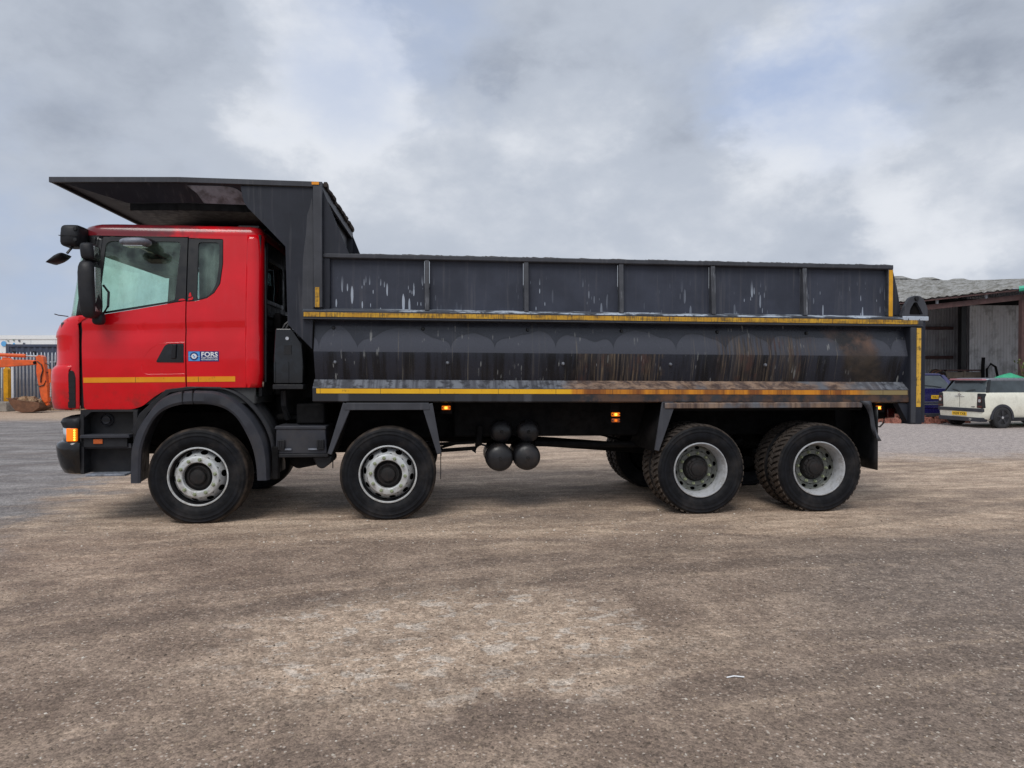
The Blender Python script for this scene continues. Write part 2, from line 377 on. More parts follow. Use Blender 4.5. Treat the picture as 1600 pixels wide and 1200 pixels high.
def groundmat():
    m, g = newmat('yard_surface'); p = g.pos(); X, Y, Z = g.sep(p)
    # along and across the truck's line of travel
    ul = g.add(X, g.mul(Y, .1)); dl = g.sub(Y, g.add(7.5, g.mul(X, .1)))
    n_big = g.noise(p, .45, 6., .6, .3); n_mid = g.noise(p, 1.7, 7., .62, .4); n_fin = g.noise(p, 9., 7., .65)
    strk = g.noise(g.comb(g.mul(ul, .42), g.mul(dl, 1.5), 0.), 1., 9., .66, .5)
    strk2 = g.noise(g.comb(g.mul(ul, 1.5), g.mul(dl, 4.2), 4.), 1., 9., .68, .6)
    al = g.add(g.mul(X, .92), g.mul(Y, .39)); ac = g.sub(g.mul(Y, .92), g.mul(X, .39))
    sweep = g.noise(g.comb(g.mul(al, .30), g.mul(ac, 1.25), 2.), 1., 9., .62, .4)
    track = g.noise(g.comb(g.mul(al, .16), g.mul(ac, 2.6), 7.), 1., 6., .55, .3)
    asph = g.mix(g.ss(n_mid, .35, .68), S(128, 111, 98), S(158, 139, 123))
    # tan dirt swept under and round the truck
    dm = g.add(g.mul(g.ss(dl, -2.3, -.2), .62), g.mul(g.sub(strk, .5), 2.1))
    dm = g.add(dm, g.mul(g.sub(n_big, .5), 1.0))
    tan = g.mix(g.ss(strk2, .36, .66), S(160, 138, 119), S(206, 183, 160))
    c = g.mix(g.mul(g.ss(dm, .22, .72), .9), asph, tan)
    # dirt washed across the foreground, in drifts
    fg = g.add(g.mul(g.sub(n_mid, .5), 1.5), g.add(g.mul(g.sub(sweep, .5), 2.6), g.mul(g.sub(track, .5), 1.0)))
    blob = g.ss(g.vmath('LENGTH', g.vmath('MULTIPLY', g.vmath('SUBTRACT', p, (-.35, 4.2, 0)), (.55, .75, 0))), 1.15, .1)
    c = g.mix(g.mul(g.ss(g.add(fg, g.mul(blob, .9)), .0, .85), .8), c, g.mix(g.ss(n_fin, .35, .65), S(164, 143, 124), S(200, 178, 156)))
    # crusts of pale dried silt
    cr = g.noise(g.vmath('MULTIPLY', p, (6., 8., 1)), 1., 7., .62, .5)
    c = g.mix(g.mul(g.mul(g.ss(cr, .54, .60), g.ss(g.add(blob, g.mul(n_mid, .5)), .40, .85)), .6), c, S(200, 190, 178))
    # cleaner grey tarmac on the left
    lt = g.sub(g.mul(X, -1.), g.add(4.5, g.mul(g.sub(Y, 6.4), .32)))
    lt = g.add(lt, g.add(g.mul(g.sub(strk, .5), 2.6), g.mul(g.sub(n_mid, .5), 2.4)))
    ltm = g.mul(g.ss(lt, -.2, .7), g.mul(g.ss(Y, 4.8, 6.6), g.ss(Y, 25.5, 22.)))
    tar = g.mix(g.ss(g.noise(g.vmath('MULTIPLY', p, (.9, 1.5, 1)), 1., 9., .7), .35, .68), S(106, 103, 104), S(146, 143, 142))
    c = g.mix(g.mul(ltm, .93), c, tar)
    # darker, cleaner tarmac low on the right
    rm = g.ss(g.add(g.mul(g.sub(X, g.mul(Y, .35)), 1.), g.mul(g.sub(n_big, .5), 2.6)), -.5, 1.2)
    rm = g.mul(rm, g.ss(dl, -.7, -2.0))
    c = g.mix(g.mul(rm, .8), c, g.mix(g.ss(n_fin, .35, .65), S(110, 99, 91), S(140, 126, 115)))
    c = g.mix(g.mul(g.ss(track, .50, .62), .3), c, S(110, 96, 86))
    # wheel tracks left by lorries swinging round the yard
    rr = g.add(g.vmath('LENGTH', g.vmath('MULTIPLY', g.vmath('SUBTRACT', p, (6., -14., 0.)), (1, 1, 0))), g.mul(g.sub(n_mid, .5), .35))
    for r0, wd, am in ((18.15, .16, .30), (18.62, .13, .22), (20.15, .18, .38), (20.70, .15, .28), (22.3, .2, .30)):
        bandm = g.ss(g.math('ABSOLUTE', g.sub(rr, r0)), wd, wd*.35)
        c = g.mix(g.mul(g.mul(bandm, g.ss(n_fin, .25, .6)), am), c, S(98, 86, 78))
        edge = g.ss(g.math('ABSOLUTE', g.sub(g.math('ABSOLUTE', g.sub(rr, r0)), wd*1.15)), .05, .0)
        c = g.mix(g.mul(g.mul(edge, g.ss(strk2, .42, .6)), am*.9), c, S(190, 168, 146))
    # pale limestone chippings by the shed
    gv = g.mul(g.ss(g.add(X, g.mul(g.sub(n_mid, .5), 3.)), 4.5, 7.), g.ss(g.add(Y, g.mul(g.sub(n_mid, .5), 3.)), 12., 14.5))
    c = g.mix(g.mul(gv, .85), c, g.mix(g.ss(n_fin, .35, .65), S(146, 138, 136), S(184, 174, 170)))
    fy = g.mul(g.ss(Y, 23., 26.), g.ss(X, 5., 0.))
    c = g.mix(g.mul(fy, .9), c, g.mix(strk2, S(160, 138, 118), S(196, 176, 156)))
    # aggregate: every chip its own tone
    v1 = g.vor(p, 62.); v2 = g.vor(p, 150.)
    t1 = g.sep(v1['Color'])[0]; t2 = g.sep(v2['Color'])[1]
    k = g.add(.44, g.add(g.mul(t1, .56), g.mul(t2, .56)))
    gr = g.add(g.mul(g.noise(p, 28., 3., .6), .55), g.mul(g.noise(g.vmath('ADD', p, (9, 2, 0)), 10., 4., .65), .55))
    k = g.mul(k, g.ss(gr, .36, .74, .80, 1.22))
    c = g.mix(1., c, g.comb(k, k, k), 'MULTIPLY')
    chip = g.mul(g.ss(t1, .88, .95), g.ss(v1['Distance'], .45, .3))
    c = g.mix(g.mul(chip, .6), c, S(206, 196, 184))
    h = g.add(g.mul(n_fin, 1.2), g.add(g.mul(v1['Distance'], -.45), g.add(g.mul(cr, .8), g.mul(strk2, .9))))
    nrm = g.bump(h, .55, .014)
    wet = g.ss(n_big, .4, .65, .92, .74)
    out(g, c, wet, 0, nrm, spec=.3); M['yard_surface'] = m
groundmat()

# ------------------------------------------------------------------ mesh helpers
class MB:
    def __init__(s): s.v = []; s.f = []
    def add(s, vs_, fs):
        o = len(s.v); s.v += [tuple(p) for p in vs_]; s.f += [[i+o for i in f] for f in fs]; return s
    def box(s, x0, x1, y0, y1, z0, z1):
        return s.add([(x, y, z) for x in (x0, x1) for y in (y0, y1) for z in (z0, z1)],
                     [[0, 1, 3, 2], [4, 6, 7, 5], [0, 4, 5, 1], [2, 3, 7, 6], [0, 2, 6, 4], [1, 5, 7, 3]])
    def ext(s, a, b):
        n = len(a)
        return s.add(list(a)+list(b), [list(range(n)), list(range(2*n-1, n-1, -1))] + [[i, (i+1) % n, n+(i+1) % n, n+i] for i in range(n)])
    def py(s, poly, y0, y1): return s.ext([(x, y0, z) for x, z in poly], [(x, y1, z) for x, z in poly])
    def px(s, poly, x0, x1): return s.ext([(x0, y, z) for y, z in poly], [(x1, y, z) for y, z in poly])
    def pz(s, poly, z0, z1): return s.ext([(x, y, z0) for x, y in poly], [(x, y, z1) for x, y in poly])
    def loft(s, rings, closed=True, cap0=False, cap1=False):
        n = len(rings[0]); o = len(s.v); vs_ = [p for r in rings for p in r]; fs = []
        for i in range(len(rings)-1):
            for j in range(n if closed else n-1):
                k = (j+1) % n
                fs.append([i*n+j, i*n+k, (i+1)*n+k, (i+1)*n+j])
        if cap0: fs.append(list(range(n))[::-1])
        if cap1: fs.append([(len(rings)-1)*n+j for j in range(n)])
        return s.add(vs_, fs)
    def lathe(s, prof, c=(0, 0, 0), seg=48, axis='y', loop=False, cap=False):
        rings = []
        for r, a in prof:
            rg = []
            for i in range(seg):
                t = 2*math.pi*i/seg; p, q = r*math.cos(t), r*math.sin(t)
                rg.append({'y': (c[0]+p, c[1]+a, c[2]+q), 'x': (c[0]+a, c[1]+p, c[2]+q), 'z': (c[0]+p, c[1]+q, c[2]+a)}[axis])
            rings.append(rg)
        if loop: rings.append(rings[0])
        return s.loft(rings, True, cap, cap)
    def tube(s, path, r, seg=8, caps=True):
        path = [Vector(p) for p in path]; rings = []
        for i, p in enumerate(path):
            d = (path[min(i+1, len(path)-1)]-path[max(i-1, 0)]).normalized()
            up = Vector((0, 0, 1)) if abs(d.z) < .9 else Vector((1, 0, 0))
            a = d.cross(up).normalized(); b = d.cross(a)
            rr = r[i] if isinstance(r, (list, tuple)) else r
            rings.append([tuple(p+a*rr*math.cos(t)+b*rr*math.sin(t)) for t in [2*math.pi*k/seg for k in range(seg)]])
        return s.loft(rings, True, caps, caps)
    def bar(s, p0, p1, w0, w1, y0, y1):
        (a, b), (c, d) = p0, p1; L = math.hypot(c-a, d-b); nx, nz = -(d-b)/L, (c-a)/L
        return s.py([(a+nx*w0/2, b+nz*w0/2), (c+nx*w1/2, d+nz*w1/2), (c-nx*w1/2, d-nz*w1/2), (a-nx*w0/2, b-nz*w0/2)], y0, y1)
    def xf(s, fn): s.v = [fn(*p) for p in s.v]; return s
    def mesh(s, name, m=None, smooth=35):
        me = bpy.data.meshes.new(name); me.from_pydata(s.v, [], s.f)
        bm = bmesh.new(); bm.from_mesh(me); bmesh.ops.remove_doubles(bm, verts=bm.verts, dist=1e-5)
        bmesh.ops.recalc_face_normals(bm, faces=bm.faces); bm.to_mesh(me); bm.free()
        if smooth:
            me.polygons.foreach_set('use_smooth', [True]*len(me.polygons)); me.set_sharp_from_angle(angle=R(smooth))
        if m: me.materials.append(M[m])
        return me
    def build(s, name, m, parent=None, bevel=0., solid=0., smooth=35, loc=None):
        return link(name, s.mesh(name, m, smooth), parent, bevel, solid, loc)
def link(name, me, parent=None, bevel=0., solid=0., loc=None):
    o = bpy.data.objects.new(name, me); col.objects.link(o); o.parent = parent
    if loc: o.location = loc
    if solid:
        md = o.modifiers.new('shell', 'SOLIDIFY'); md.thickness = solid; md.offset = 0
    if bevel:
        md = o.modifiers.new('bevel', 'BEVEL'); md.width = bevel; md.segments = 2; md.limit_method = 'ANGLE'; md.angle_limit = R(40)
    return o
def tag(o, label=None, cat=None, group=None, kind=None):
    for k, v in (('label', label), ('category', cat), ('group', group), ('kind', kind)):
        if v: o[k] = v
    return o
def thing(name, label, cat, loc=(0, 0, 0), rz=0., group=None):
    o = bpy.data.objects.new(name, None); o.empty_display_size = .2; col.objects.link(o)
    o.location = loc; o.rotation_euler = (0, 0, rz); return tag(o, label, cat, group)
def copy_tree(o, parent=None):
    c = o.copy(); col.objects.link(c); c.parent = parent
    for ch in list(o.children): copy_tree(ch, c)
    return c
def fillet(pts, r, n=5):
    res = []; N = len(pts)
    for i, p in enumerate(pts):
        rr = r[i] if isinstance(r, (list, tuple)) else r
        p = Vector(p); a = Vector(pts[i-1])-p; b = Vector(pts[(i+1) % N])-p
        if rr <= 0: res.append(tuple(p)); continue
        rr = min(rr, a.length*.48, b.length*.48)
        s0, s1 = p+a.normalized()*rr, p+b.normalized()*rr
        for k in range(n+1):
            t = k/n; q = s0*(1-t)**2+p*2*t*(1-t)+s1*t*t; res.append(tuple(q))
    return res
def panel(poly, fn, back, holes=(), step=.06):
    """sheet over a 2-D outline (with holes) laid on the surface fn(a, b), thickened by the vector back(a, b)"""
    bm = bmesh.new(); ed = []
    for lp in [poly, *holes]:
        vv = [bm.verts.new((p[0], 0, p[1])) for p in lp]
        ed += [bm.edges.new((vv[i], vv[(i+1) % len(vv)])) for i in range(len(vv))]
    bmesh.ops.triangle_fill(bm, edges=ed, use_beauty=True, normal=(0, -1, 0))
    a0, a1 = min(p[0] for p in poly), max(p[0] for p in poly); b0, b1 = min(p[1] for p in poly), max(p[1] for p in poly)
    for ax, lo, hi in ((0, a0, a1), (2, b0, b1)):
        k = lo+step
        while k < hi-1e-4:
            co = [0, 0, 0]; co[ax] = k; no = [0, 0, 0]; no[ax] = 1
            bmesh.ops.bisect_plane(bm, geom=bm.verts[:]+bm.edges[:]+bm.faces[:], plane_co=co, plane_no=no); k += step
    bm.verts.index_update(); mb = MB(); n = len(bm.verts)
    vs_ = [Vector(fn(v.co.x, v.co.z)) for v in bm.verts]
    bk = [p+Vector(back(v.co.x, v.co.z) if callable(back) else back) for p, v in zip(vs_, bm.verts)]
    fs = [[v.index for v in f.verts] for f in bm.faces]
    fs += [[v.index+n for v in reversed(f.verts)] for f in bm.faces]
    for e in bm.edges:
        if len(e.link_faces) == 1:
            a, b = e.verts[0].index, e.verts[1].index; fs.append([a, b, b+n, a+n])
    bm.free(); mb.add(vs_+bk, fs); return mb
def textmesh(body, size, align='LEFT', bold=0.):
    cu = bpy.data.curves.new('txt', 'FONT'); cu.body = body; cu.size = size; cu.align_x = align; cu.offset = bold; cu.resolution_u = 3
    o = bpy.data.objects.new('txt', cu); col.objects.link(o)
    me = bpy.data.meshes.new_from_object(o.evaluated_get(bpy.context.evaluated_depsgraph_get()))
    mb = MB(); mb.add([tuple(v.co) for v in me.vertices], [list(p.vertices) for p in me.polygons])
    bpy.data.objects.remove(o); bpy.data.curves.remove(cu); bpy.data.meshes.remove(me); return mb

# ------------------------------------------------------------------ ground
gm = MB().add([(-700, -200, 0), (700, -200, 0), (700, 1400, 0), (-700, 1400, 0)], [[0, 1, 2, 3]])
tag(gm.build('ground', 'yard_surface'), kind='structure')

# ================================================================== the tipper truck
# truck space: x runs from nose to tail (0 = first axle), y from the near side (0 = outer wheel faces) to the far side (2.5), z up
YAW = math.atan(.097)
truck = thing('tipper_truck', 'red and black four-axle tipper truck with amber side stripes', 'truck', (-3.217, 7.238, 0), YAW)
W = 2.5
tilt = lambda x, y, z: (x, y, z-.0052*(x-1.15))
mir = lambda x, y, z: (x, W-y, z)

# ---- wheels
def hole_ring(mb, r0, r1, prof, nh, ha, hr, rc, off=0.):
    """flat-ish ring between r0 and r1 pierced by nh rounded hand holes"""
    q = 20
    for k in range(nh):
        t0 = 2*math.pi*(k-.5)/nh+off; t1 = 2*math.pi*(k+.5)/nh+off; tc = (t0+t1)/2
        outer = []; inner = []
        for i in range(q):
            a = 2*math.pi*i/q; ca_, sa_ = math.cos(a), math.sin(a); m_ = max(abs(ca_), abs(sa_)); x, y = ca_/m_, sa_/m_
            outer.append((r0+(r1-r0)*(y+1)/2, tc+(t1-t0)/2*x)); inner.append((rc+hr*sa_, tc+ha*ca_/rc))
        P_ = lambda L: [(r*math.cos(t), prof(r), r*math.sin(t)) for r, t in L]
        back = [(r*math.cos(t), prof(r)+.012, r*math.sin(t)) for r, t in inner]
        mb.loft([P_(outer), P_(inner), back])
def lerp_prof(pts):
    def f(r):
        for (a, va), (b, vb) in zip(pts, pts[1:]):
            if (a-r)*(b-r) <= 0 and a != b: return va+(vb-va)*(r-a)/(b-a)
        return pts[-1][1]
    return f
RT, ZH = .502, .480
def flatten(x, y, z):
    if z < -ZH: z = -ZH
    elif z < -ZH+.05:                       # bulge above the contact patch
        k = 1-(z+ZH)/.05
        y = y-.010*k if y < .05 else (y+.010*k if y > .24 else y)
    return (x, y, z)
def tyre_mb(kind):
    half = [(.296, .045), (.302, .030), (.318, .024), (.335, .010), (.362, .002), (.395, .0), (.420, .003), (.424, .000), (.436, .004), (.455, .010), (.459, .008), (.470, .016), (.483, .026)]
    if kind == 'front':
        half += [(.494, .034), (RT, .046), (RT, .072), (.490, .074), (.490, .084), (RT, .086), (RT, .116), (.490, .118), (.490, .128), (RT, .130)]
    else: half += [(.486, .040), (.486, .07), (.486, .11), (.486, .14)]
    prof = half+[(r, .29-a) for r, a in reversed(half)]
    return MB().lathe(prof, seg=96).xf(flatten)
def tread_mb():
    mb = MB(); n = 46
    for k in range(n):
        for y0, y1, sh, wd in ((.030, .088, 0., .58), (.096, .140, .35, .62), (.150, .194, -.15, .62), (.202, .260, .2, .58)):
            a0 = 2*math.pi*(k+sh)/n; a1 = a0+2*math.pi/n*wd; sk = .05 if y0 < .1 or y0 > .19 else -.05
            ri = .470 if y0 < .09 or y1 > .2 else .48
            vs_ = []
            for r in (ri, RT+.003):
                for y, da in ((y0, 0), (y1, sk)):
                    rr = r-(.010 if (y < .05 or y > .24) and r > .49 else 0)
                    for a in (a0+da, a1+da): vs_.append((rr*math.cos(a), y, rr*math.sin(a)))
            mb.add(vs_, [[0, 1, 3, 2], [4, 6, 7, 5], [0, 4, 5, 1], [2, 3, 7, 6], [0, 2, 6, 4], [1, 5, 7, 3]])
    return mb.xf(flatten)
tyre_front = tyre_mb('front').mesh('tyre', 'tyre_rubber', 50); tyre_rear = tyre_mb('rear').mesh('tyre', 'tyre_rubber', 50)
tread_rear = tread_mb().mesh('tread', 'tread_dusty', 0)
nut_me = MB().lathe([(.0, -.030), (.012, -.030), (.014, -.024), (.014, -.012), (.019, -.010), (.019, .004)], seg=6, cap=False).mesh('wheel_nut', 'nut_green', 30)
def wheel(kind, ph=0.):
    mb = MB()
    if kind == 'front':
        mb.lathe([(.299, .040), (.306, .028), (.303, .020), (.294, .018), (.288, .026), (.286, .034)], seg=72)
        pts = [(.272, .125), (.258, .095), (.232, .050), (.216, .020), (.206, .010)]
        pr = lerp_prof(pts)
        hole_ring(mb, .216, .272, pr, 10, .036, .020, .247, .12+ph)
        mb.lathe([(.216, .020), (.210, .008), (.203, .004), (.156, .004), (.149, .010), (.146, .06)], seg=72)
        rim = mb.build('wheel', 'rim_paint', truck, smooth=40); nr, ny = .179, .003
        MB().lathe([(.2865, .034), (.283, .05), (.278, .07), (.277, .12), (.272, .20), (.25, .20)], seg=72).build('rim_gutter', 'tank_black', rim)  # black barrel: dirt plus the shade of the recess, put into one colour
        hub = MB().lathe([(.147, .075), (.13, .07), (.118, .052), (.113, .045), (.098, .042), (.094, .05), (.080, .052), (.074, .018), (.068, .010), (.05, .006), (.0, .005)], seg=40)
    else:
        mb.lathe([(.297, .040), (.304, .028), (.301, .018), (.292, .016), (.285, .024), (.282, .05), (.272, .062), (.268, .090), (.258, .112), (.255, .185)], seg=72)
        pts = [(.256, .185), (.236, .212), (.20, .206), (.19, .196)]
        pr = lerp_prof(pts)
        disc_mb = MB()
        hole_ring(disc_mb, .196, .256, pr, 10, .028, .018, .228, .2+ph)
        disc_mb.lathe([(.196, .206), (.190, .193), (.147, .193), (.143, .2), (.14, .24)], seg=72)
        rim = mb.build('wheel', 'rim_rear', truck, smooth=40); nr, ny = .169, .192
        disc_mb.build('wheel_disc', 'rim_disc', rim, smooth=40)
        hub = MB().lathe([(.142, .22), (.138, .19), (.128, .175), (.122, .145), (.10, .138), (.096, .126), (.078, .122), (.07, .104), (.05, .098), (.0, .097)], seg=40)
        for k in range(10):
            a = 2*math.pi*(k+.5)/10
            hub.lathe([(.0, .125), (.009, .125), (.009, .15)], (.110*math.cos(a), 0, .110*math.sin(a)), 6)
    link('tyre', tyre_front if kind == 'front' else tyre_rear, rim)
    if kind != 'front':
        tag(link('tread', tread_rear, rim), kind='stuff')
        it = link('inner_tyre', tyre_rear, rim, loc=(0, .335, 0))
        tag(link('inner_tread', tread_rear, rim, loc=(0, .335, 0)), kind='stuff')
        MB().lathe([(.299, .33), (.26, .36), (.25, .5), (.10, .5)], seg=32).build('inner_rim', 'under_black', rim)
    else:
        MB().lathe([(.272, .2), (.20, .17), (.05, .17)], seg=32).build('brake_drum', 'under_black', rim)
    hub.build('hub', 'hub_dark', rim)
    for k in range(10):
        a = 2*math.pi*(k+.27)/10+ph
        link('wheel_nut', nut_me, rim, loc=(nr*math.cos(a), ny, nr*math.sin(a)))
    return rim
AX = (0., 1.925, 5.315, 6.680)
for kind, axs in (('front', AX[:2]), ('rear', AX[2:])):
    for i, ax in enumerate(axs):
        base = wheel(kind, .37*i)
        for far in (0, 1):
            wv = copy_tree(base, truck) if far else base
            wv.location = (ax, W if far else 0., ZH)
            # flat spot stays on the ground: only turn copies about the upright axis
            wv.rotation_euler = (0, 0, math.pi if far else 0)

# ---- chassis
for y0 in (.82, 1.60):
    MB().px([(y0, .80), (y0+.08, .80), (y0+.08, .815), (y0+.012, .815), (y0+.012, 1.085), (y0+.08, 1.085), (y0+.08, 1.10), (y0, 1.10)], -1.2, 7.55).build('chassis_rail', 'under_black', truck)
for x in (-.9, .6, 1.3, 2.6, 3.6, 4.5, 5.98, 7.3):
    MB().box(x, x+.09, .84, 1.66, .83, 1.06).build('crossmember', 'under_black', truck)
MB().box(1.2, 7.5, .80, 1.70, 1.11, 1.235).build('subframe', 'under_black', truck)
for ax in AX:
    MB().lathe([(.0, .25), (.075, .25), (.075, .95), (.12, 1.02), (.19, 1.15), (.21, 1.25), (.19, 1.35), (.12, 1.48), (.075, 1.55), (.075, 2.25), (.0, 2.25)] if ax > 4 else
               [(.0, .2), (.06, .2), (.06, 2.3), (.0, 2.3)], (ax, 0, ZH if ax > 4 else ZH-.03), 20).build('axle', 'under_black', truck)
    for y0 in (.72, 1.70):
        mb = MB()
        for k in range(5):
            L = .78-.12*k
            mb.add(*(lambda pts: ([(ax+L*t, y, z) for t, zc in pts for y in (y0, y0+.08) for z in (zc-.011-k*.026+.60, zc+.011-k*.026+.60)],
                   [[4*i+a, 4*i+b, 4*i+4+b, 4*i+4+a] for i in range(len(pts)-1) for a, b in ((0, 1), (1, 3), (3, 2), (2, 0))]))([(-1, .14), (-.6, .06), (0, .0), (.6, .06), (1, .14)]))
        mb.build('leaf_spring', 'under_black', truck)
mb = MB().box(-1.0, .9, .95, 1.55, .62, 1.30); mb.box(.9, 1.7, 1.05, 1.45, .60, 1.1)
mb.build('engine_block', 'under_black', truck, bevel=.04)
MB().tube([(1.7, 1.25, .80), (3.4, 1.25, .72), (5.2, 1.25, .58)], .06, 12).build('propshaft', 'under_black', truck)
MB().tube([(1.9, .62, .46), (2.35, .60, .655), (2.86, .52, .695)], .022, 8).build('drag_link', 'under_black', truck)
mb = MB().tube([(2.84, .52, .66), (2.90, .52, .74), (2.92, .52, .95)], .04, 8); mb.tube([(2.3, .56, .735), (2.86, .54, .76)], .018, 8)
mb.build('steering_arm', 'under_black', truck)
MB().tube([(2.9, .60, .74), (3.0, .6, .71), (3.02, .5, .68), (3.08, .45, .66)], .012, 6).build('air_hose', 'rubber_hose', truck)
MB().box(.95, 1.25, .2, .8, 1.0, 1.22).build('air_drier', 'under_black', truck, bevel=.02)
MB().px(fillet([(.42, 1.26), (2.08, 1.26), (2.08, 2.20), (1.9, 2.34), (.6, 2.34), (.42, 2.2)], .04), .97, 1.145).build('ram_housing', 'under_black', truck, bevel=.02)
mb = MB().box(2.62, 4.9, .55, .80, .82, 1.24); mb.build('equipment_tray', 'under_black', truck, bevel=.02)
MB().tube([(3.55, .60, .735), (4.3, .60, .715), (4.9, .60, .71)], .035, 8).build('cable_duct', 'under_black', truck)
for (x, z, y, r, L) in ((3.157, .884, .48, .128, .34), (3.464, .882, .48, .128, .34), (3.126, .605, .30, .150, .62), (3.433, .612, .30, .148, .62)):
    mb = MB().lathe([(.0, -.055), (.03, -.055), (.05, -.050), (r*.62, -.040), (r*.86, -.022), (r*.97, -.002), (r, .02), (r, L), (r*.9, L+.03), (.0, L+.05)], (x, y, z), 36)
    t = mb.build('air_tank', 'tank_black', truck, smooth=50)
    MB().lathe([(.0, -.072), (.016, -.072), (.02, -.062), (.02, -.045)], (x, y, z), 6).build('drain_plug', 'hub_dark', t)
    MB().lathe([(r+.004, .10), (r+.004, .13)], (x, y, z), 36).build('strap', 'under_black', t, solid=.006)

# ---- cab
def crease(z):
    if z > 2.03: return 0.
    if z > 2.0: return .014*(2.03-z)/.03
    if z > 1.85: return .014*(z-1.85)/.15
    return 0.
def sv(z):
    t = max(0., min(1., (z-2.2)/.8))
    return .05+.085*t**1.15+.016*((min(max(z, 1.1), 2.2)-1.78)/.45)**2
side = lambda dy=0., cr=True: (lambda x, z: (x, sv(z)+(crease(z-.02*(x+.6)) if cr else 0)+dy, z))
inward = (0, .022, 0)
def far_copy(o, parent=None):
    """the same piece on the far side of the truck"""
    c = o.copy(); c.data = o.data.copy(); col.objects.link(c); c.parent = parent or o.parent
    for v_ in c.data.vertices: v_.co.y = W-v_.co.y
    c.data.flip_normals(); return c
def both(mb, name, mat_, parent=truck, parent_far=None, **kw):
    a = mb.build(name, mat_, parent, **kw); b = far_copy(a, parent_far or parent); return a, b

# floor tub, rear wall and lining
cab = MB()
cab.box(-1.36, .56, .14, 2.36, 1.22, 1.30); cab.box(-1.36, .56, .10, .13, 1.22, 2.06); cab.box(-1.36, .56, 2.37, 2.40, 1.22, 2.06)
cab.box(-1.32, -.95, .15, 2.35, 1.3, 2.02)
cabo = cab.build('cab', 'interior', truck, bevel=.02)
MB().box(-.95, .5, .15, 2.35, 2.985, 3.02).build('headlining', 'headlining', cabo)
MB().px([(.2, 2.99), (2.3, 2.99), (2.3, 2.80), (.2, 2.80)], -1.16, -.98).build('header_shelf', 'interior', cabo, bevel=.02)
for y0 in (.35, 1.55):
    mb = MB().box(-.38, .18, y0, y0+.52, 1.55, 1.75); mb.py([(.05, 1.70), (.22, 1.70), (.34, 2.42), (.20, 2.45)], y0, y0+.52); mb.py([(.20, 2.47), (.31, 2.46), (.34, 2.66), (.25, 2.67)], y0+.12, y0+.40)
    mb.build('seat', 'interior', cabo, bevel=.04)
mb = MB(); mb.lathe([(.22, -.014), (.234, 0), (.22, .014), (.206, 0)], (0, 0, 0), 28, 'z', loop=True); mb.box(-.2, .2, -.02, .02, -.01, .01)
mb.xf(lambda x, y, z: (-.72+x*.8+z*.6, 1.85+y, 2.03+z*.8-x*.6*-1)); mb.build('steering_wheel', 'black_trim', cabo)
rw_out = [(.16, 1.30), (2.34, 1.30), (2.34, 2.99), (.16, 2.99)]
rw_hole = [fillet([(.32, 2.32), (1.12, 2.32), (1.12, 2.78), (.32, 2.78)], .05), fillet([(1.38, 2.32), (2.18, 2.32), (2.18, 2.78), (1.38, 2.78)], .05)]
rear = panel(rw_out, lambda a, b: (.605, a, b), (-.03, 0, 0), rw_hole, .3).build('rear_wall', 'black_plastic', truck)
for hl in rw_hole:
    p = panel(hl, lambda a, b: (.600, a, b), (-.006, 0, 0), (), .4).build('rear_window', 'glass_dark', rear)
    cx = sum(q[0] for q in hl)/len(hl); cz = sum(q[1] for q in hl)/len(hl)
    big_ = [(cx+(q[0]-cx)*1.06, cz+(q[1]-cz)*1.10) for q in hl]; sm_ = [(cx+(q[0]-cx)*.96, cz+(q[1]-cz)*.93) for q in hl]
    panel(big_, lambda a, b: (.620, a, b), (-.012, 0, 0), [sm_], .5).build('window_seal', 'black_trim', rear)
for z in (1.5, 1.75, 2.0, 2.15):
    MB().box(.606, .622, .25, 2.25, z, z+.05).build('pressing', 'black_plastic', rear, bevel=.012)

# doors
d_low = [(-1.128, 1.175), (-.66, 1.172), (-.56, 1.205), (-.45, 1.295), (-.36, 1.352), (-.26, 1.386), (-.128, 1.395), (-.128, 2.283), (-.23, 2.266), (-.64, 2.188), (-.95, 2.135), (-1.134, 2.11)]
d_low = fillet(d_low, [.03, .05, .03, .02, .02, .02, 0, 0, .02, .02, .02, .02], 3)
win = fillet([(-.985, 2.155), (-.236, 2.288), (-.192, 2.902), (-.93, 2.898)], [.03, .03, .05, .07])
d_up = [(-1.134, 2.118), (-.95, 2.143), (-.64, 2.196), (-.23, 2.274), (-.128, 2.291), (-.128, 2.945), (-1.03, 2.94)]
qwin = fillet([(-.02, 2.30), (.11, 2.345), (.172, 2.46), (.195, 2.68), (.19, 2.90), (-.02, 2.90)], [.03, .04, .06, .1, .04, .03])
notch = [(-.116, 2.284), (-.03, 2.290), (.08, 2.322), (.15, 2.375), (.205, 2.47), (.228, 2.68), (.222, 2.93), (-.116, 2.935)]
pan = [(-.116, 1.395), (.47, 1.395), (.47, 2.985), (-.116, 2.985)] + [(-.116, 2.943), (.216, 2.938), (.229, 2.93), (.236, 2.68), (.213, 2.468), (.155, 2.369), (.083, 2.314), (-.03, 2.282), (-.116, 2.276)]
d, d2 = both(panel(d_low, side(), inward, (), .045), 'door', 'red_paint', smooth=30)
f, f2 = both(panel(d_up, side(.004, False), inward, [win], .1), 'window_frame', 'black_trim', d, d2)
gl, gl2 = both(panel(win, side(.014, False), (0, .005, 0), (), .2), 'door_window', 'glass', d, d2)
p, p2 = both(panel(pan, side(), inward, (), .045), 'rear_side_panel', 'red_paint', smooth=30)
both(panel(notch, side(.004, False), inward, [qwin], .1), 'quarter_frame', 'black_trim', p, p2)
both(panel(qwin, side(.014, False), (0, .005, 0), (), .2), 'quarter_window', 'glass_mid', p, p2)
both(panel([(-1.03, 2.951), (-.128, 2.953), (-.128, 2.985), (-1.0, 2.985)], side(0., False), inward, (), .2), 'door_header', 'red_paint', d, d2)
mb = MB()
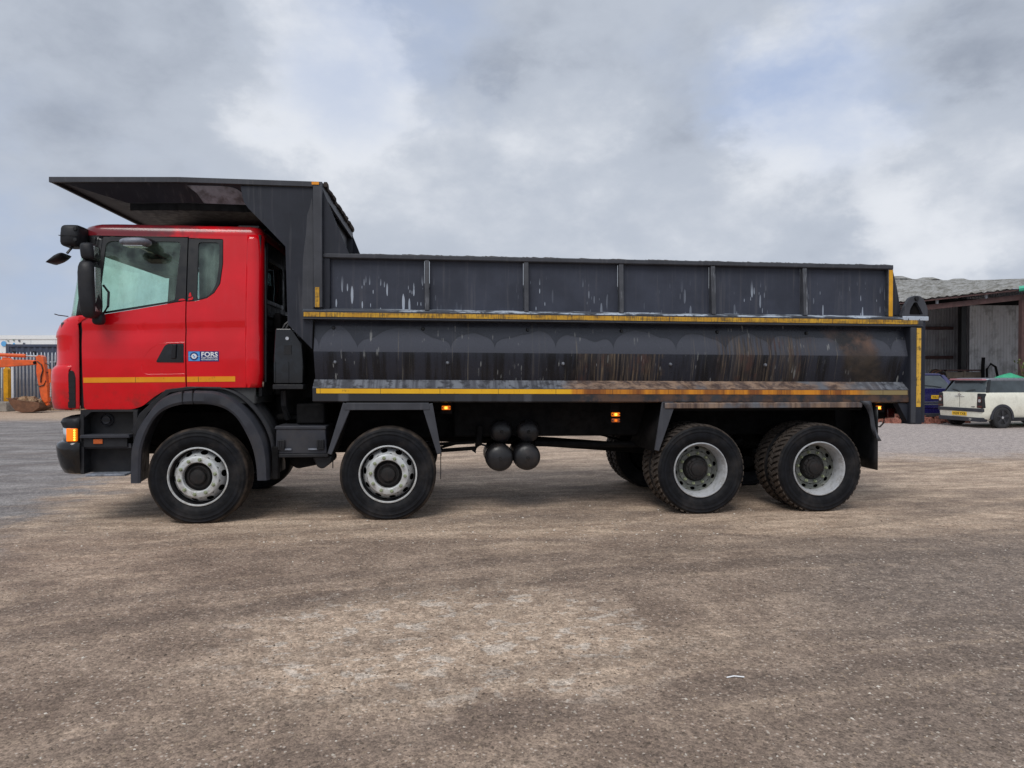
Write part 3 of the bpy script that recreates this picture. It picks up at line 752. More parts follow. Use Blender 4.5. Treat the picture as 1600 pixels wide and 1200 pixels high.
pts = [(-.04+.028*i, .20+.018*math.sin(i*1.9)+.01*math.sin(i*4.1)) for i in range(10)]
mb.loft([[(x, y+.02, z) for x, y in pts] for z in (2.2, 2.5, 2.95)], False); mb.build('curtain', 'curtain', p, solid=.004)
both(panel([(-.150, 1.42), (-.094, 1.42), (-.094, 2.98), (-.150, 2.98)], side(.026, False), (0, .01, 0), (), .2), 'pillar_backing', 'plate_black', p, p2)  # black strip added behind the door seam to stop light leaking through
# red paint rubbed up over the seal by the pillar
for (x0, z0, ww, hh) in ((-.20, 2.286, .075, .022), (-.106, 2.29, .05, .03), (-.10, 2.325, .032, .05), (-.072, 2.30, .02, .03)):
    q = fillet([(x0, z0), (x0+ww, z0+.005), (x0+ww*.7, z0+hh), (x0+ww*.2, z0+hh*.8)], .008, 3)
    panel(q, side(-.002, False), (0, .004, 0), (), .2).build('paint_patch', 'red_paint', d if x0 < -.13 else p)
# door handle in its black dished plate
hp = fillet([(-.415, 1.655), (-.142, 1.652), (-.142, 1.846), (-.292, 1.843), (-.325, 1.825)], [.02, .006, .006, .03, .02])
h, h2 = both(panel(hp, side(-.006, False), (0, .02, 0), (), .08), 'door_handle', 'gloss_black', d, d2, bevel=.004)
both(MB().py(fillet([(-.262, 1.69), (-.215, 1.69), (-.205, 1.84), (-.245, 1.84)], .012), .022, .046), 'handle_grip', 'black_plastic', h, h2, bevel=.008)
both(MB().py(fillet([(-.20, 1.675), (-.155, 1.675), (-.155, 1.83), (-.195, 1.83)], .01), .040, .0465), 'handle_recess', 'plate_black', h, h2)
# swage round the handle
sw = [(-.135, 1.858), (-.30, 1.852), (-.40, 1.835), (-.47, 1.79), (-.52, 1.72), (-.555, 1.62), (-.56, 1.575), (-.545, 1.545), (-.51, 1.53), (-.3, 1.532), (-.135, 1.535)]
both(MB().tube([(x, sv(z)+.0045+crease(z-.02*(x+.6)), z) for x, z in sw], .006, 6), 'swage_line', 'red_paint', d, d2)
# amber tape
both(panel([(-1.122, 1.445), (-.132, 1.452), (-.132, 1.505), (-1.122, 1.497)], side(-.003), (0, .005, 0), (), .3), 'reflective_tape', 'tape_cab', d, d2)
both(panel([(-.112, 1.452), (.366, 1.456), (.366, 1.510), (-.112, 1.506)], side(-.003), (0, .005, 0), (), .3), 'reflective_tape', 'tape_cab', p, p2)
# sticker
st = panel([(-.098, 1.664), (.206, 1.664), (.206, 1.768), (-.098, 1.768)], side(-.0025), (0, .003, 0), (), .5).build('sticker', 'decal_navy', p)
panel([(-.094, 1.668), (.018, 1.668), (.018, 1.764), (-.094, 1.764)], side(-.0040), (0, .001, 0), (), .5).build('sticker_square', 'decal_blue', p)
def disc(cx, cz, r, dy, n=28): return panel([(cx+r*math.cos(2*math.pi*i/n), cz+r*math.sin(2*math.pi*i/n)) for i in range(n)], side(dy, False), (0, .001, 0), (), .5)
disc(-.038, 1.716, .041, -.0055).build('sticker_ring', 'decal_navy', p)
disc(-.038, 1.716, .027, -.007).build('sticker_globe', 'decal_white', p)
for x0, x1, z in ((-.094, -.066, 1.716), (-.010, .018, 1.716)):
    panel([(x0, z-.0015), (x1, z-.0015), (x1, z+.0015), (x0, z+.0015)], side(-.0062, False), (0, .001, 0), (), .5).build('sticker_line', 'decal_white', p)
for k, (qx, qz, rr) in enumerate(((-.044, 1.722, .008), (-.031, 1.712, .007), (-.038, 1.703, .005))):
    disc(qx, qz, rr, -.0085, 10).build('sticker_land', 'decal_blue', p)
for body, size, x, z, b_ in (('FORS', .066, .030, 1.714, .0016), ('FLEET OPERATOR', .0185, .031, 1.694, .0004), ('RECOGNITION SCHEME', .0150, .031, 1.676, .0004)):
    t = textmesh(body, size, bold=b_); wd = max(q[0] for q in t.v); k = .166/wd
    t.xf(lambda a, b, c: (x+a*k, sv(z)-.0045, z+b)).build('sticker_lettering', 'decal_white', p, smooth=0)

# curved rear corners
def arc(cx, cy, r, a0, a1, n=8): return [(cx+r*math.cos(R(a0+(a1-a0)*i/n)), cy+r*math.sin(R(a0+(a1-a0)*i/n))) for i in range(n+1)]
rings = []
for i in range(34):
    z = 1.395+(2.985-1.395)*i/33; y = sv(z); k = crease(z-.02)*.5
    xr = .62 - .02*max(0, (1.55-z)/.15)
    rings.append([(.472, y+k, z), (.50, y, z)]+[(a, b, z) for a, b in arc(xr-.10, y+.10, .10, -90, 0, 8)]+[(xr, y+.17, z)])
both(MB().loft(rings, False), 'rear_corner', 'red_paint', p, p2, solid=.012, smooth=60)
both(MB().tube([(.628, .235, 1.5), (.63, .24, 2.2), (.632, .30, 2.93)], .014, 6), 'grab_rail', 'black_trim', rear, rear)

# nose panel wrapping round the front
def nose_ring(z, uf, rf, y0, x0, bow=.05, c0=0, n=10, full=True):
    pts = [(x0, y0, z)]+[(a, b, z) for a, b in arc(uf+rf, y0+rf, rf, -90, -180, n)]
    ys = [y0+rf+(W-2*(y0+rf))*i/12 for i in range(1, 12)]
    midp = [(uf-bow*(1-((y-W/2)/(W/2-y0-rf))**2), y, z) for y in ys]
    return pts+midp+[(x, W-y, z) for x, y, z in reversed(pts)]
nz_prof = [(1.18, -1.47), (1.20, -1.485), (1.28, -1.49), (1.52, -1.488), (1.60, -1.482), (1.64, -1.472), (1.68, -1.468), (1.74, -1.468), (1.90, -1.466), (1.915, -1.478), (1.96, -1.47), (2.03, -1.44), (2.08, -1.40), (2.11, -1.355), (2.125, -1.31)]
nose = MB().loft([nose_ring(z, uf, .27, .05, -1.158) for z, uf in nz_prof], False).build('nose_panel', 'red_paint', truck, solid=.014, smooth=40)
both(MB().py(fillet([(-1.262, 1.19), (-1.19, 1.19), (-1.19, 1.50), (-1.205, 1.56), (-1.235, 1.575), (-1.262, 1.54)], .015), .034, .09), 'air_slot', 'plate_black', nose, nose, bevel=.003)
for k in range(5): both(MB().box(-1.255, -1.195, .0305, .05, 1.22+.06*k, 1.23+.06*k), 'slot_vane', 'black_trim', nose, nose)
# bulging corner flare ahead of the slot
fl = [(1.175, 0), (1.19, .016), (1.26, .024), (1.52, .028), (1.575, .024), (1.605, .014), (1.625, -.004)]
rr_ = []
for z, o_ in fl:
    uf = -1.478-o_*1.2+(.012 if z > 1.59 else 0); rr_.append([(x, y, z) for x, y in [(-1.262, .052-o_*.3)]+arc(uf+.25, .05-o_*.5+.25, .25, -90, -165, 9)])
both(MB().loft(rr_, False), 'corner_flare', 'red_paint', nose, nose, solid=.016, smooth=50)
gr = MB()
for k in range(5): gr.box(-1.60+.004*k, -1.575, .45, 2.05, 1.24+.085*k, 1.285+.085*k)
gr.box(-1.582, -1.56, .42, 2.08, 1.21, 1.66); gr.build('grille', 'black_trim', nose, bevel=.006)
MB().box(-1.13, -1.16, .075, .12, 1.18, 2.10).build('door_gap_seal', 'plate_black', nose)
# A-pillars and windscreen
def ws_ring(z):
    t = (z-2.12)/.83; uf = -1.335+.095*t; y0 = sv(z); rf = .27
    return nose_ring(z, uf, rf, y0, -1.10+.07*t, .06, n=12)
zs = [2.12, 2.2, 2.35, 2.5, 2.65, 2.8, 2.9, 2.95]
rs = [ws_ring(z) for z in zs]; n_ = len(rs[0])
scr = MB().loft([r[5:n_-5] for r in rs], False).build('windscreen', 'glass', truck, solid=.006, smooth=60)
both(MB().loft([r[0:6] for r in rs], False), 'pillar', 'black_trim', scr, scr, solid=.02, smooth=60)
MB().tube([(-1.42, .35, 2.10), (-1.44, .9, 2.13), (-1.45, 1.2, 2.16)], .012, 6).build('wiper', 'black_trim', scr)
MB().tube([(-1.405, .08, 2.140), (-1.39, .12, 2.132), (-1.36, .25, 2.13)], .005, 5).build('washer_tube', 'black_trim', scr)
# roof
rings = []
for z, ins in ((2.955, 0), (2.99, .0), (3.025, .006), (3.055, .022), (3.078, .055), (3.092, .11), (3.10, .22), (3.11, .45), (3.115, .8)):
    y0 = sv(2.97)+ins; xf_ = -1.235+ins*1.1; xr = .618-ins*.8; rf, rr = .24, .11
    nr = [(xr-rr+0, y0, z)]
    ring = arc(xf_+rf, y0+rf, rf, -90, -180, 6)+arc(xf_+rf, W-y0-rf, rf, 180, 90, 6)+arc(xr-rr, W-y0-rr, rr, 90, 0, 6)+arc(xr-rr, y0+rr, rr, 0, -90, 6)
    rings.append([(a, b, z) for a, b in ring])
MB().loft(rings, True, False, True).build('roof', 'red_paint', truck, smooth=50)
both(MB().tube([(.47, .20, 3.055), (.54, .215, 3.03), (.60, .235, 2.97), (.625, .245, 2.85), (.628, .24, 2.2), (.624, .235, 1.45)], .02, 8), 'rear_seal', 'black_trim', rear, rear)
both(MB().box(.35, .56, .26, 1.20, 3.085, 3.105), 'roof_rear_edge', 'black_trim', truck, truck)

# mirrors
def blob(cx, cy, cz, a, b, c, p=3., nu=16, nv=10, rot=0., shear=0.):
    rings = []
    for i in range(nv+1):
        t = -math.pi/2+math.pi*i/nv; s_, c_ = math.sin(t), math.cos(t); zz_ = math.copysign(abs(s_)**(2/p), s_); rr = abs(c_)**(2/p); rg = []
        for j in range(nu):
            q = 2*math.pi*j/nu; x = math.copysign(abs(math.cos(q))**(2/p), math.cos(q))*rr*a; y = math.copysign(abs(math.sin(q))**(2/p), math.sin(q))*rr*b; z = zz_*c
            x += shear*z
            rg.append((cx+x*math.cos(rot)-z*math.sin(rot), cy+y, cz+x*math.sin(rot)+z*math.cos(rot)))
        rings.append(rg)
    return MB().loft(rings, True, True, True)
def mirror_set(far):
    t = (lambda mb: mb.xf(mir)) if far else (lambda mb: mb)
    m1 = t(blob(-.962, -.13, 2.365, .080, .12, .285, 4.0, shear=-.04)).build('main_mirror', 'black_plastic', truck, smooth=60)
    t(MB().box(-.888, -.881, -.20, -.09, 2.15, 2.58)).build('mirror_glass', 'chrome', m1)
    t(blob(-.925, -.04, 2.085, .055, .06, .06, 3.)).build('mirror_foot', 'black_plastic', m1, smooth=60)
    t(MB().tube([(-.90, .0, 2.14), (-.862, .02, 2.22), (-.860, .03, 2.36), (-.90, .0, 2.43)], .012, 6)).build('mirror_bracket', 'black_trim', m1)
    t(MB().tube([(-1.03, -.10, 2.60), (-1.03, -.05, 2.70), (-1.02, .08, 2.74)], .03, 8)).build('mirror_arm', 'black_trim', m1)
    m2 = t(blob(-.962, -.12, 2.735, .064, .11, .088, 4., shear=-.08)).build('wide_angle_mirror', 'black_plastic', truck, smooth=60)
    t(MB().box(-.905, -.898, -.18, -.09, 2.68, 2.79)).build('mirror_glass', 'chrome', m2)
mirror_set(False); mirror_set(True)
k1 = blob(-.53, -.13, 2.838, .142, .12, .042, 2.6, rot=.03).build('kerb_mirror', 'mirror_grey', truck, smooth=60)
MB().box(-.60, -.43, -.05, .16, 2.86, 2.905).build('mirror_mount', 'black_plastic', k1, bevel=.02)
MB().box(-.62, -.44, -.2, -.06, 2.795, 2.801).build('mirror_glass', 'chrome', k1)
c1 = blob(-1.22, .12, 2.925, .095, .14, .11, 5., shear=.06).build('corner_housing', 'black_plastic', truck, smooth=60)
MB().box(-1.312, -1.13, -.022, .0, 2.915, 2.92).build('housing_joint', 'plate_black', c1)
for z in (2.985, 2.875): MB().lathe([(.0, -.026), (.018, -.024), (.02, -.01)], (-1.155, 0, z), 12).build('housing_screw', 'plate_black', c1)
MB().tube([(-1.20, .05, 2.83), (-1.235, .04, 2.78), (-1.25, .02, 2.745)], .013, 6).build('mirror_stem', 'black_trim', c1)
MB().loft([[(-1.315+dx_*math.cos(.55)-dz_*math.sin(.55), -.0+dy_, 2.685+dx_*math.sin(.55)+dz_*math.cos(.55)) for dy_, dz_ in [(.10*math.cos(q), h_*math.sin(q)) for q in [2*math.pi*j/16 for j in range(16)]]] for dx_, h_ in ((-.092, .004), (-.08, .018), (-.04, .032), (0, .040), (.04, .037), (.068, .026), (.08, .008))], True, True, True).build('front_mirror', 'black_plastic', truck, smooth=60)

# bumper, lamps, step well
bp = MB().loft([nose_ring(z, uf, .20, y0, -1.150, .05) for z, uf, y0 in ((.522, -1.37, .09), (.535, -1.39, .065), (.60, -1.415, .045), (.70, -1.435, .032), (.80, -1.445, .03), (.825, -1.435, .034), (.845, -1.40, .055), (.85, -1.37, .075))], False).build('bumper', 'gloss_black', truck, solid=.02, smooth=45)
up = MB().loft([nose_ring(z, uf, .18, y0, -1.155, .05) for z, uf, y0 in ((.84, -1.36, .075), (.985, -1.36, .075), (.995, -1.38, .05), (1.045, -1.395, .04), (1.075, -1.38, .05), (1.10, -1.32, .09))], False).build('lamp_surround', 'black_plastic', truck, solid=.02, smooth=40)
both(MB().loft([[(x, y, z) for x, y in arc(-1.40+.18+.02, .055+.18, .185, -95, -170, 8)] for z in (.845, .985)], False), 'indicator_lens', 'silver_lens', up, up, solid=.008, smooth=60)
both(MB().py(fillet([(-1.285, .852), (-1.185, .852), (-1.185, .982), (-1.285, .985)], .008), .040, .075), 'indicator', 'lamp_amber', up, up, bevel=.006)
for k in range(5): both(MB().lathe([(.0, -.004), (.010, -.003), (.012, .004)], (-1.205, .040, .868+.024*k), 8), 'indicator_diode', 'lamp_bright', up, up)
both(MB().box(-1.41, -1.36, .30, .62, .86, .97), 'headlamp', 'silver_lens', up, up, bevel=.02)
sw_ = MB(); sw_.box(-1.155, -.60, .20, .24, .52, 1.17); sw_.py(fillet([(-1.155, 1.17), (-1.155, 1.06), (-1.05, 1.15), (-.60, 1.15), (-.60, 1.17)], .01), .06, .22)
sw_.box(-1.155, -1.12, .05, .22, .52, 1.12); sw_.box(-.64, -.60, .05, .22, .52, 1.15)
well = both(sw_, 'step_well', 'black_plastic', bevel=.008)
for z, y0, h_ in ((.885, .02, .035), (.775, .07, .05), (.50, .0, .022)):
    x0, x1 = ((-1.15, -.665) if z > .6 else (-1.09, -.70))
    both(MB().py([(x0, z), (x1, z), (x1-.01, z+h_), (x0+.01, z+h_)], y0, y0+.20), 'step', 'mirror_grey' if z < .6 else 'fender_plastic', well[0], well[1], bevel=.006)
both(MB().box(-1.15, -.70, .05, .09, .79, .885), 'step_riser', 'black_plastic', well[0], well[1], bevel=.005)
both(MB().box(-1.025, -.935, .038, .052, .825, .875), 'side_marker', 'lens_orange', well[0], well[1], bevel=.004)
both(MB().lathe([(.0, .0), (.04, .0), (.044, .012), (.044, .03), (.058, .032), (.062, .012), (.066, .03), (.066, .05)], (-.955, .165, 1.06), 24), 'filler_cap', 'fender_plastic', well[0], well[1])
both(MB().box(-1.0, -.91, .150, .166, 1.054, 1.064), 'cap_grip', 'plate_black', well[0], well[1])

# front wheel arch
o_arc = [(-.655, .43), (-.652, .60), (-.640, .785), (-.575, .98), (-.455, 1.165), (-.36, 1.27), (-.27, 1.325), (-.14, 1.358), (.05, 1.362), (.207, 1.348), (.36, 1.275), (.49, 1.16), (.60, 1.01), (.675, .84), (.705, .65), (.712, .44)]
i_arc = [(.600, .44), (.590, .60), (.556, .77), (.49, .93), (.398, 1.085), (.28, 1.18), (.145, 1.222), (0., 1.232), (-.14, 1.225), (-.28, 1.185), (-.39, 1.105), (-.475, .96), (-.532, .785), (-.545, .60), (-.548, .43)]
def smooth_line(pts, n=4):
    res = []
    for i in range(len(pts)-1):
        p0, p1, p2_, p3 = [Vector(pts[max(0, min(len(pts)-1, i+k))]) for k in (-1, 0, 1, 2)]
        for j in range(n):
            t = j/n; res.append(tuple(.5*((2*p1)+(-p0+p2_)*t+(2*p0-5*p1+4*p2_-p3)*t*t+(-p0+3*p1-3*p2_+p3)*t**3)))
    return res+[tuple(pts[-1])]
oa, ia = smooth_line(o_arc), smooth_line(i_arc)
k_ = min(len(oa), len(ia))
def resample(L, n):
    d_ = [0]
    for a, b in zip(L, L[1:]): d_.append(d_[-1]+math.dist(a, b))
    res = []
    for i in range(n):
        t = d_[-1]*i/(n-1); j = max(q for q in range(len(L)) if d_[q] <= t+1e-9); j = min(j, len(L)-2); k = (t-d_[j])/(d_[j+1]-d_[j]+1e-9)
        res.append((L[j][0]+(L[j+1][0]-L[j][0])*k, L[j][1]+(L[j+1][1]-L[j][1])*k))
    return res
oa = resample(oa, 60); ia = resample(list(reversed(ia)), 60)
mb = MB(); rings = []
for (a, b), (c, d_) in zip(oa, ia):
    L = lambda t: (a+(c-a)*t, b+(d_-b)*t)
    q0, q1, q2, q3 = L(0), L(.18), L(.8), L(1)
    rings.append([(q0[0], .42, q0[1]), (q0[0], .015, q0[1]), (q1[0], -.022, q1[1]), (q2[0], -.030, q2[1]), (q3[0], -.015, q3[1]), (q3[0], .0, q3[1]), (q2[0], .03, q2[1]), (q1[0], .42, q1[1])])
fen = both(MB().loft(rings, True, True, True), 'wheel_arch', 'fender_plastic', smooth=35)
for x in (-.135, -.035): both(MB().box(x, x+.007, -.035, .02, 1.225, 1.366), 'arch_joint', 'plate_black', fen[0], fen[1])
both(MB().py([(-.62, .9), (-.49, 1.14), (-.28, 1.34), (.0, 1.385), (.26, 1.37), (.22, 1.40), (-.1, 1.405), (-.32, 1.375), (-.58, 1.13), (-.66, .95)], .045, .30), 'arch_top_lip', 'black_plastic', fen[0], fen[1], bevel=.006)
# rear half of the arch: a ribbed splash wing set further in
wing = [[(x*1.0+dx_, y, z+dz_) for x, z in oa[30:]] for y, dx_, dz_ in ((.06, .03, .03), (.10, .055, .05), (.14, .045, .04), (.18, .065, .055), (.22, .055, .045), (.26, .07, .06), (.42, .07, .06))]
both(MB().loft([list(q) for q in zip(*wing)], False), 'splash_wing', 'black_plastic', solid=.012, smooth=40)
both(MB().box(.735, .80, .03, .12, .44, .78), 'wing_stay', 'under_black', bevel=.01)
# cab suspension, air intake and other dark pieces between cab and body
ink = MB().py(fillet([(.745, 1.43), (1.035, 1.43), (1.045, 1.60), (1.03, 1.86), (.93, 2.012), (.76, 2.012), (.74, 1.70)], .02), .10, .36).build('intake_box', 'gloss_black', truck, bevel=.012)
for x in (.748, .885, 1.025): MB().box(x, x+.012, .086, .10, 1.445, 1.66).build('box_rib', 'gloss_black', ink)
MB().box(.735, 1.045, .08, .38, 1.375, 1.425).build('box_foot', 'black_plastic', ink, bevel=.006)
MB().lathe([(.0, -.022), (.018, -.022), (.022, -.012), (.022, .004)], (.885, .10, 1.905), 10).build('box_bolt', 'chrome', ink)
MB().box(.85, .925, .09, .10, 1.74, 1.835).build('box_label', 'plate_black', ink)
for dx_ in (0, .035): MB().tube([(.80+dx_, .25, 2.0), (.83+dx_, .25, 2.06), (.88+dx_, .27, 2.11), (.95+dx_, .3, 2.13)], .016, 6).build('intake_hose', 'rubber_hose', ink)
mb = MB().box(.66, 1.16, .55, 1.9, 1.05, 1.42); mb.box(.68, 1.15, .42, .55, 1.02, 1.10); mb.build('cab_mount', 'under_black', truck, bevel=.03)
MB().tube([(.80, .3, 1.36), (.80, .32, 1.2), (.82, .4, 1.05)], .035, 8).build('cab_damper', 'black_plastic', truck)
mb = MB().box(.66, .74, .45, 2.05, 1.3, 2.2); mb.build('engine_duct', 'under_black', truck, bevel=.02)
bb = MB().py(fillet([(.765, .70), (1.29, .70), (1.275, .975), (.775, .98)], .015), .06, .60).build('battery_box', 'fender_plastic', truck, bevel=.012)
MB().py([(.755, .96), (1.285, .955), (1.28, .99), (.77, .995)], .05, .61).build('battery_lid', 'fender_plastic', bb, bevel=.008)
for x in (.79, 1.19):
    MB().box(x, x+.075, .035, .06, .745, .85).build('lid_latch', 'black_plastic', bb, bevel=.005)
    for q in range(3): MB().box(x+.006+.024*q, x+.02+.024*q, .028, .036, .77, .845).build('latch_rib', 'black_plastic', bb)
for x in (.82, 1.10): MB().box(x, x+.11, .045, .062, .742, .758).build('lid_strap', 'mirror_grey', bb)
MB().box(.745, 1.305, .05, .62, .665, .702).build('battery_tray', 'black_plastic', bb, bevel=.006)
MB().py(fillet([(.86, .67), (1.20, .67), (1.16, .56), (.95, .52), (.88, .56)], .03), .25, .8).build('sump_guard', 'under_black', truck, bevel=.02)
MB().py(fillet([(1.13, .665), (1.33, .665), (1.33, .60), (1.24, .53), (1.18, .55)], .03), .12, .5).build('silencer', 'black_plastic', truck, bevel=.03)
MB().box(1.34, 1.35, .10, .104, .54, .70).build('drip_strap', 'under_black', truck)

# mudguards on axle two
mg = MB(); mg.py([(1.478, 1.158), (2.366, 1.155), (2.352, 1.232), (1.495, 1.235)], -.005, .06)
mg.bar((1.51, 1.22), (1.325, .70), .095, .045, .0, .05); mg.bar((2.335, 1.215), (2.462, .69), .115, .05, .0, .05)
g2 = both(mg, 'mudguard_frame', 'body_worn', bevel=.006)
sh = [[(x, y, z) for x, z in ((1.36, .70), (1.50, 1.10), (1.55, 1.20), (2.30, 1.20), (2.36, 1.10), (2.45, .70))] for y in (.05, .34)]
both(MB().loft(sh, False), 'mudguard_sheet', 'under_black', g2[0], g2[1], solid=.008)
both(MB().box(2.472, 2.48, .02, .32, .42, .74), 'mudflap', 'under_black', g2[0], g2[1])
# mudguards over the rear bogie
mg = MB(); mg.px([(-.012, 1.16), (-.012, 1.215), (.05, 1.245), (.07, 1.245), (.07, 1.16)], 4.90, 7.16)
g3 = both(mg, 'mudguard_beam', 'ledge_paint', bevel=.006)
mg = MB().bar((4.945, 1.215), (4.815, .70), .15, .05, .0, .03); mg.box(4.875, 5.0, .0, .04, 1.16, 1.235)
both(mg, 'mudguard_leg', 'body_worn', g3[0], g3[1], bevel=.006)
sh = [[(x, y, z) for x, z in ((4.62, .66), (4.74, .94), (4.88, 1.17))] for y in (.04, .66)]
both(MB().loft([[(4.80, .04, .68), (4.93, .04, 1.20)], [(4.74, .35, .70), (4.88, .35, 1.2)], [(4.70, .66, .74), (4.84, .66, 1.2)]], False), 'mudguard_front_sheet', 'under_black', g3[0], g3[1], solid=.01)
MB().box(4.9, 7.2, .06, .70, 1.13, 1.15).build('mudguard_top', 'under_black', g3[0])
cr_ = []
for i in range(10):
    t = i/9; z = 1.235-.45*t; wv_ = .012*math.sin(t*9)
    cr_.append([(7.13+.20*t**.7+.02*math.sin(t*7), -.012+wv_, z), (7.20+.145*t+.02*math.sin(t*5), -.03-wv_, z), (7.245+.135*t+.02*math.sin(t*6+1), -.005+wv_, z+.0), (7.25+.14*t, .08+wv_, z)])
both(MB().loft(cr_, False), 'bent_wing_end', 'body_worn', g3[0], g3[1], solid=.008, smooth=60)
fl_ = [[(7.355+.02*math.sin(q*3)*0+.015*s_, .01+.62*s_, z) for s_ in (0, .3, .6, 1)] for q, z in enumerate((1.17, 1.0, .8, .6, .455))]
both(MB().loft(fl_, False), 'mudflap', 'black_trim', g3[0], g3[1], solid=.012)
both(MB().py([(7.17, .46), (7.37, .455), (7.36, 1.18), (7.17, 1.18)], .55, .57), 'flap_backing', 'black_trim', g3[0], g3[1])

# side lamps
for x, z, y, m_ in ((2.535, 1.168, .20, 0), (4.40, 1.088, .16, 0), (4.40, 1.022, .16, 1), (7.42, 1.152, .08, 0)):
    hw = .048 if x < 7 else .03
    b_ = MB().box(x-hw, x+hw, y, y+.03, z-.022, z+.022).build('side_lamp', 'lamp_amber' if not m_ else 'lens_orange', truck, bevel=.008)
    MB().box(x-.017, x+.014, y-.004, y, z-.014, z+.014).build('lamp_core', 'lamp_bright' if not m_ else 'lamp_amber', b_, bevel=.004)
    for s_ in (-1, 1): MB().box(x+s_*(hw-.008)-.005, x+s_*(hw-.008)+.005, y-.003, y+.0, z-.008, z+.008).build('lamp_screw', 'plate_black', b_)
MB().box(4.345, 4.445, .19, .20, .98, 1.26).build('lamp_plate', 'under_black', truck)
MB().box(2.48, 2.6, .23, .24, 1.1, 1.26).build('lamp_plate', 'under_black', truck)
MB().box(7.38, 7.5, .11, .12, 1.1, 1.26).build('lamp_plate', 'under_black', truck)
mb = MB().py(fillet([(7.30, 1.22), (7.74, 1.22), (7.72, 1.02), (7.45, .99), (7.38, 1.06)], .03), .35, 2.15); mb.build('rear_chassis_end', 'under_black', truck, bevel=.02)
MB().tube([(7.44, .3, 1.02), (7.50, .28, .93), (7.55, .27, .92), (7.60, .27, .97), (7.61, .28, 1.03)], .009, 6).build('rear_cable', 'rubber_hose', truck)
both(MB().box(7.66, 7.76, .30, .62, 1.02, 1.14), 'tail_lamp', 'dark_lens', bevel=.012)

# ---- tipper body
def body(mb, name, m_, parent=truck, both_=True, **kw):
    mb.xf(tilt); a = mb.build(name, m_, parent, **kw)
    return (a, far_copy(a, parent)) if both_ else a
X0, X1 = 1.155, 7.74
body(MB().box(X0, X1, .16, W-.16, 1.36, 1.42), 'body_floor', 'body_plain', both_=False)
body(MB().px([(.118, 2.13), (.020, 1.772), (.118, 1.462), (.138, 1.462), (.045, 1.772), (.140, 2.13)], X0+.01, X1), 'lower_side', 'hull_paint')
rail = body(MB().px([(.118, 1.480), (.0, 1.392), (.004, 1.386), (.125, 1.455), (.125, 1.47)], X0, X1), 'bottom_ledge', 'ledge_paint', bevel=.002)
body(MB().px([(.0, 1.391), (.0, 1.252), (.04, 1.240), (.12, 1.240), (.12, 1.38)], X0, X1), 'bottom_rail', 'skirt_paint', rail[0], bevel=.004)
body(MB().box(1.195, 7.70, -.004, .0, 1.334, 1.384), 'reflective_tape', 'tape_low', rail[0])
# middle rail
mr = body(MB().px([(-.028, 2.180), (-.028, 2.120), (-.020, 2.106), (.12, 2.10), (.13, 2.18)], 1.06, 7.865), 'middle_rail', 'body_worn', bevel=.003)
body(MB().px([(.10, 2.228), (-.012, 2.200), (-.030, 2.184), (.11, 2.184)], 1.06, 7.72), 'rail_cap', 'rail_top', mr[0], bevel=.003)
body(MB().box(1.075, 7.80, -.032, -.028, 2.126, 2.172), 'reflective_tape', 'tape_mid', mr[0])
body(MB().box(1.06, 7.865, -.034, -.020, 2.103, 2.112), 'rail_lip', 'body_worn', mr[0])
# upper boards: six recessed panels between posts
PX = [1.300, 2.334, 3.389, 4.424, 5.451, 6.504, 7.512]
tr = body(MB().px([(.035, 2.742), (.025, 2.75), (.025, 2.785), (.035, 2.792), (.13, 2.792), (.14, 2.742)], 1.262, 7.54), 'top_rail', 'body_worn', bevel=.003)
for i in range(6):
    body(MB().box(PX[i]+.028, PX[i+1]-.028, .088, .100, 2.222, 2.744), 'board_panel', 'body_panel', bevel=.002)
for i, x in enumerate(PX):
    if i == 6:
        pp = body(MB().box(x-.03, x+.03, .030, .13, 2.20, 2.742), 'board_post', 'post_paint', bevel=.004)
        body(MB().box(x-.022, x+.024, .026, .030, 2.215, 2.735), 'reflective_tape', 'yellow_paint', pp[0])
    elif i == 0: body(MB().box(x-.042, x+.03, .040, .13, 2.20, 2.742), 'board_post', 'body_plain', bevel=.004)
    else: body(MB().px([(.035, 2.742), (.100, 2.742), (.100, 2.21), (.005, 2.21)], x-.024, x+.024), 'board_post', 'post_paint', bevel=.004)
# stain drips down each post face
# dried splash crust along the top rail
mbc = MB()
for k in range(150):
    x = random.uniform(1.35, 7.5); l_ = random.uniform(.03, .16); h_ = random.uniform(.004, .012)
    mbc.add([(x, .03, 2.790), (x+l_, .03, 2.790), (x+l_*.9, .12, 2.790), (x+.1*l_, .12, 2.790), (x+l_*.3, .06, 2.792+h_), (x+l_*.7, .07, 2.792+h_*.8)], [[0, 1, 5, 4], [1, 2, 5], [2, 3, 4, 5], [3, 0, 4]])
tag(body(mbc, 'dirt_crust', 'tread_dusty', tr[0], False), kind='stuff')
# bolts in two rows on the lower side
for i, x in enumerate((1.36, 2.29, 3.41, 4.44, 5.52, 6.55)): body(MB().lathe([(.0, -.022), (.014, -.022), (.017, -.016), (.02, .0)], (x, .088, 2.02), 10), 'side_bolt', 'plate_black', both_=False)
for i, x in enumerate((1.38, 2.55, 3.79, 4.98, 6.06)): body(MB().lathe([(.0, -.026), (.012, -.024), (.019, -.012), (.021, .0)], (x, .058, 1.66), 10), 'side_bolt', 'bolt_metal', both_=False)
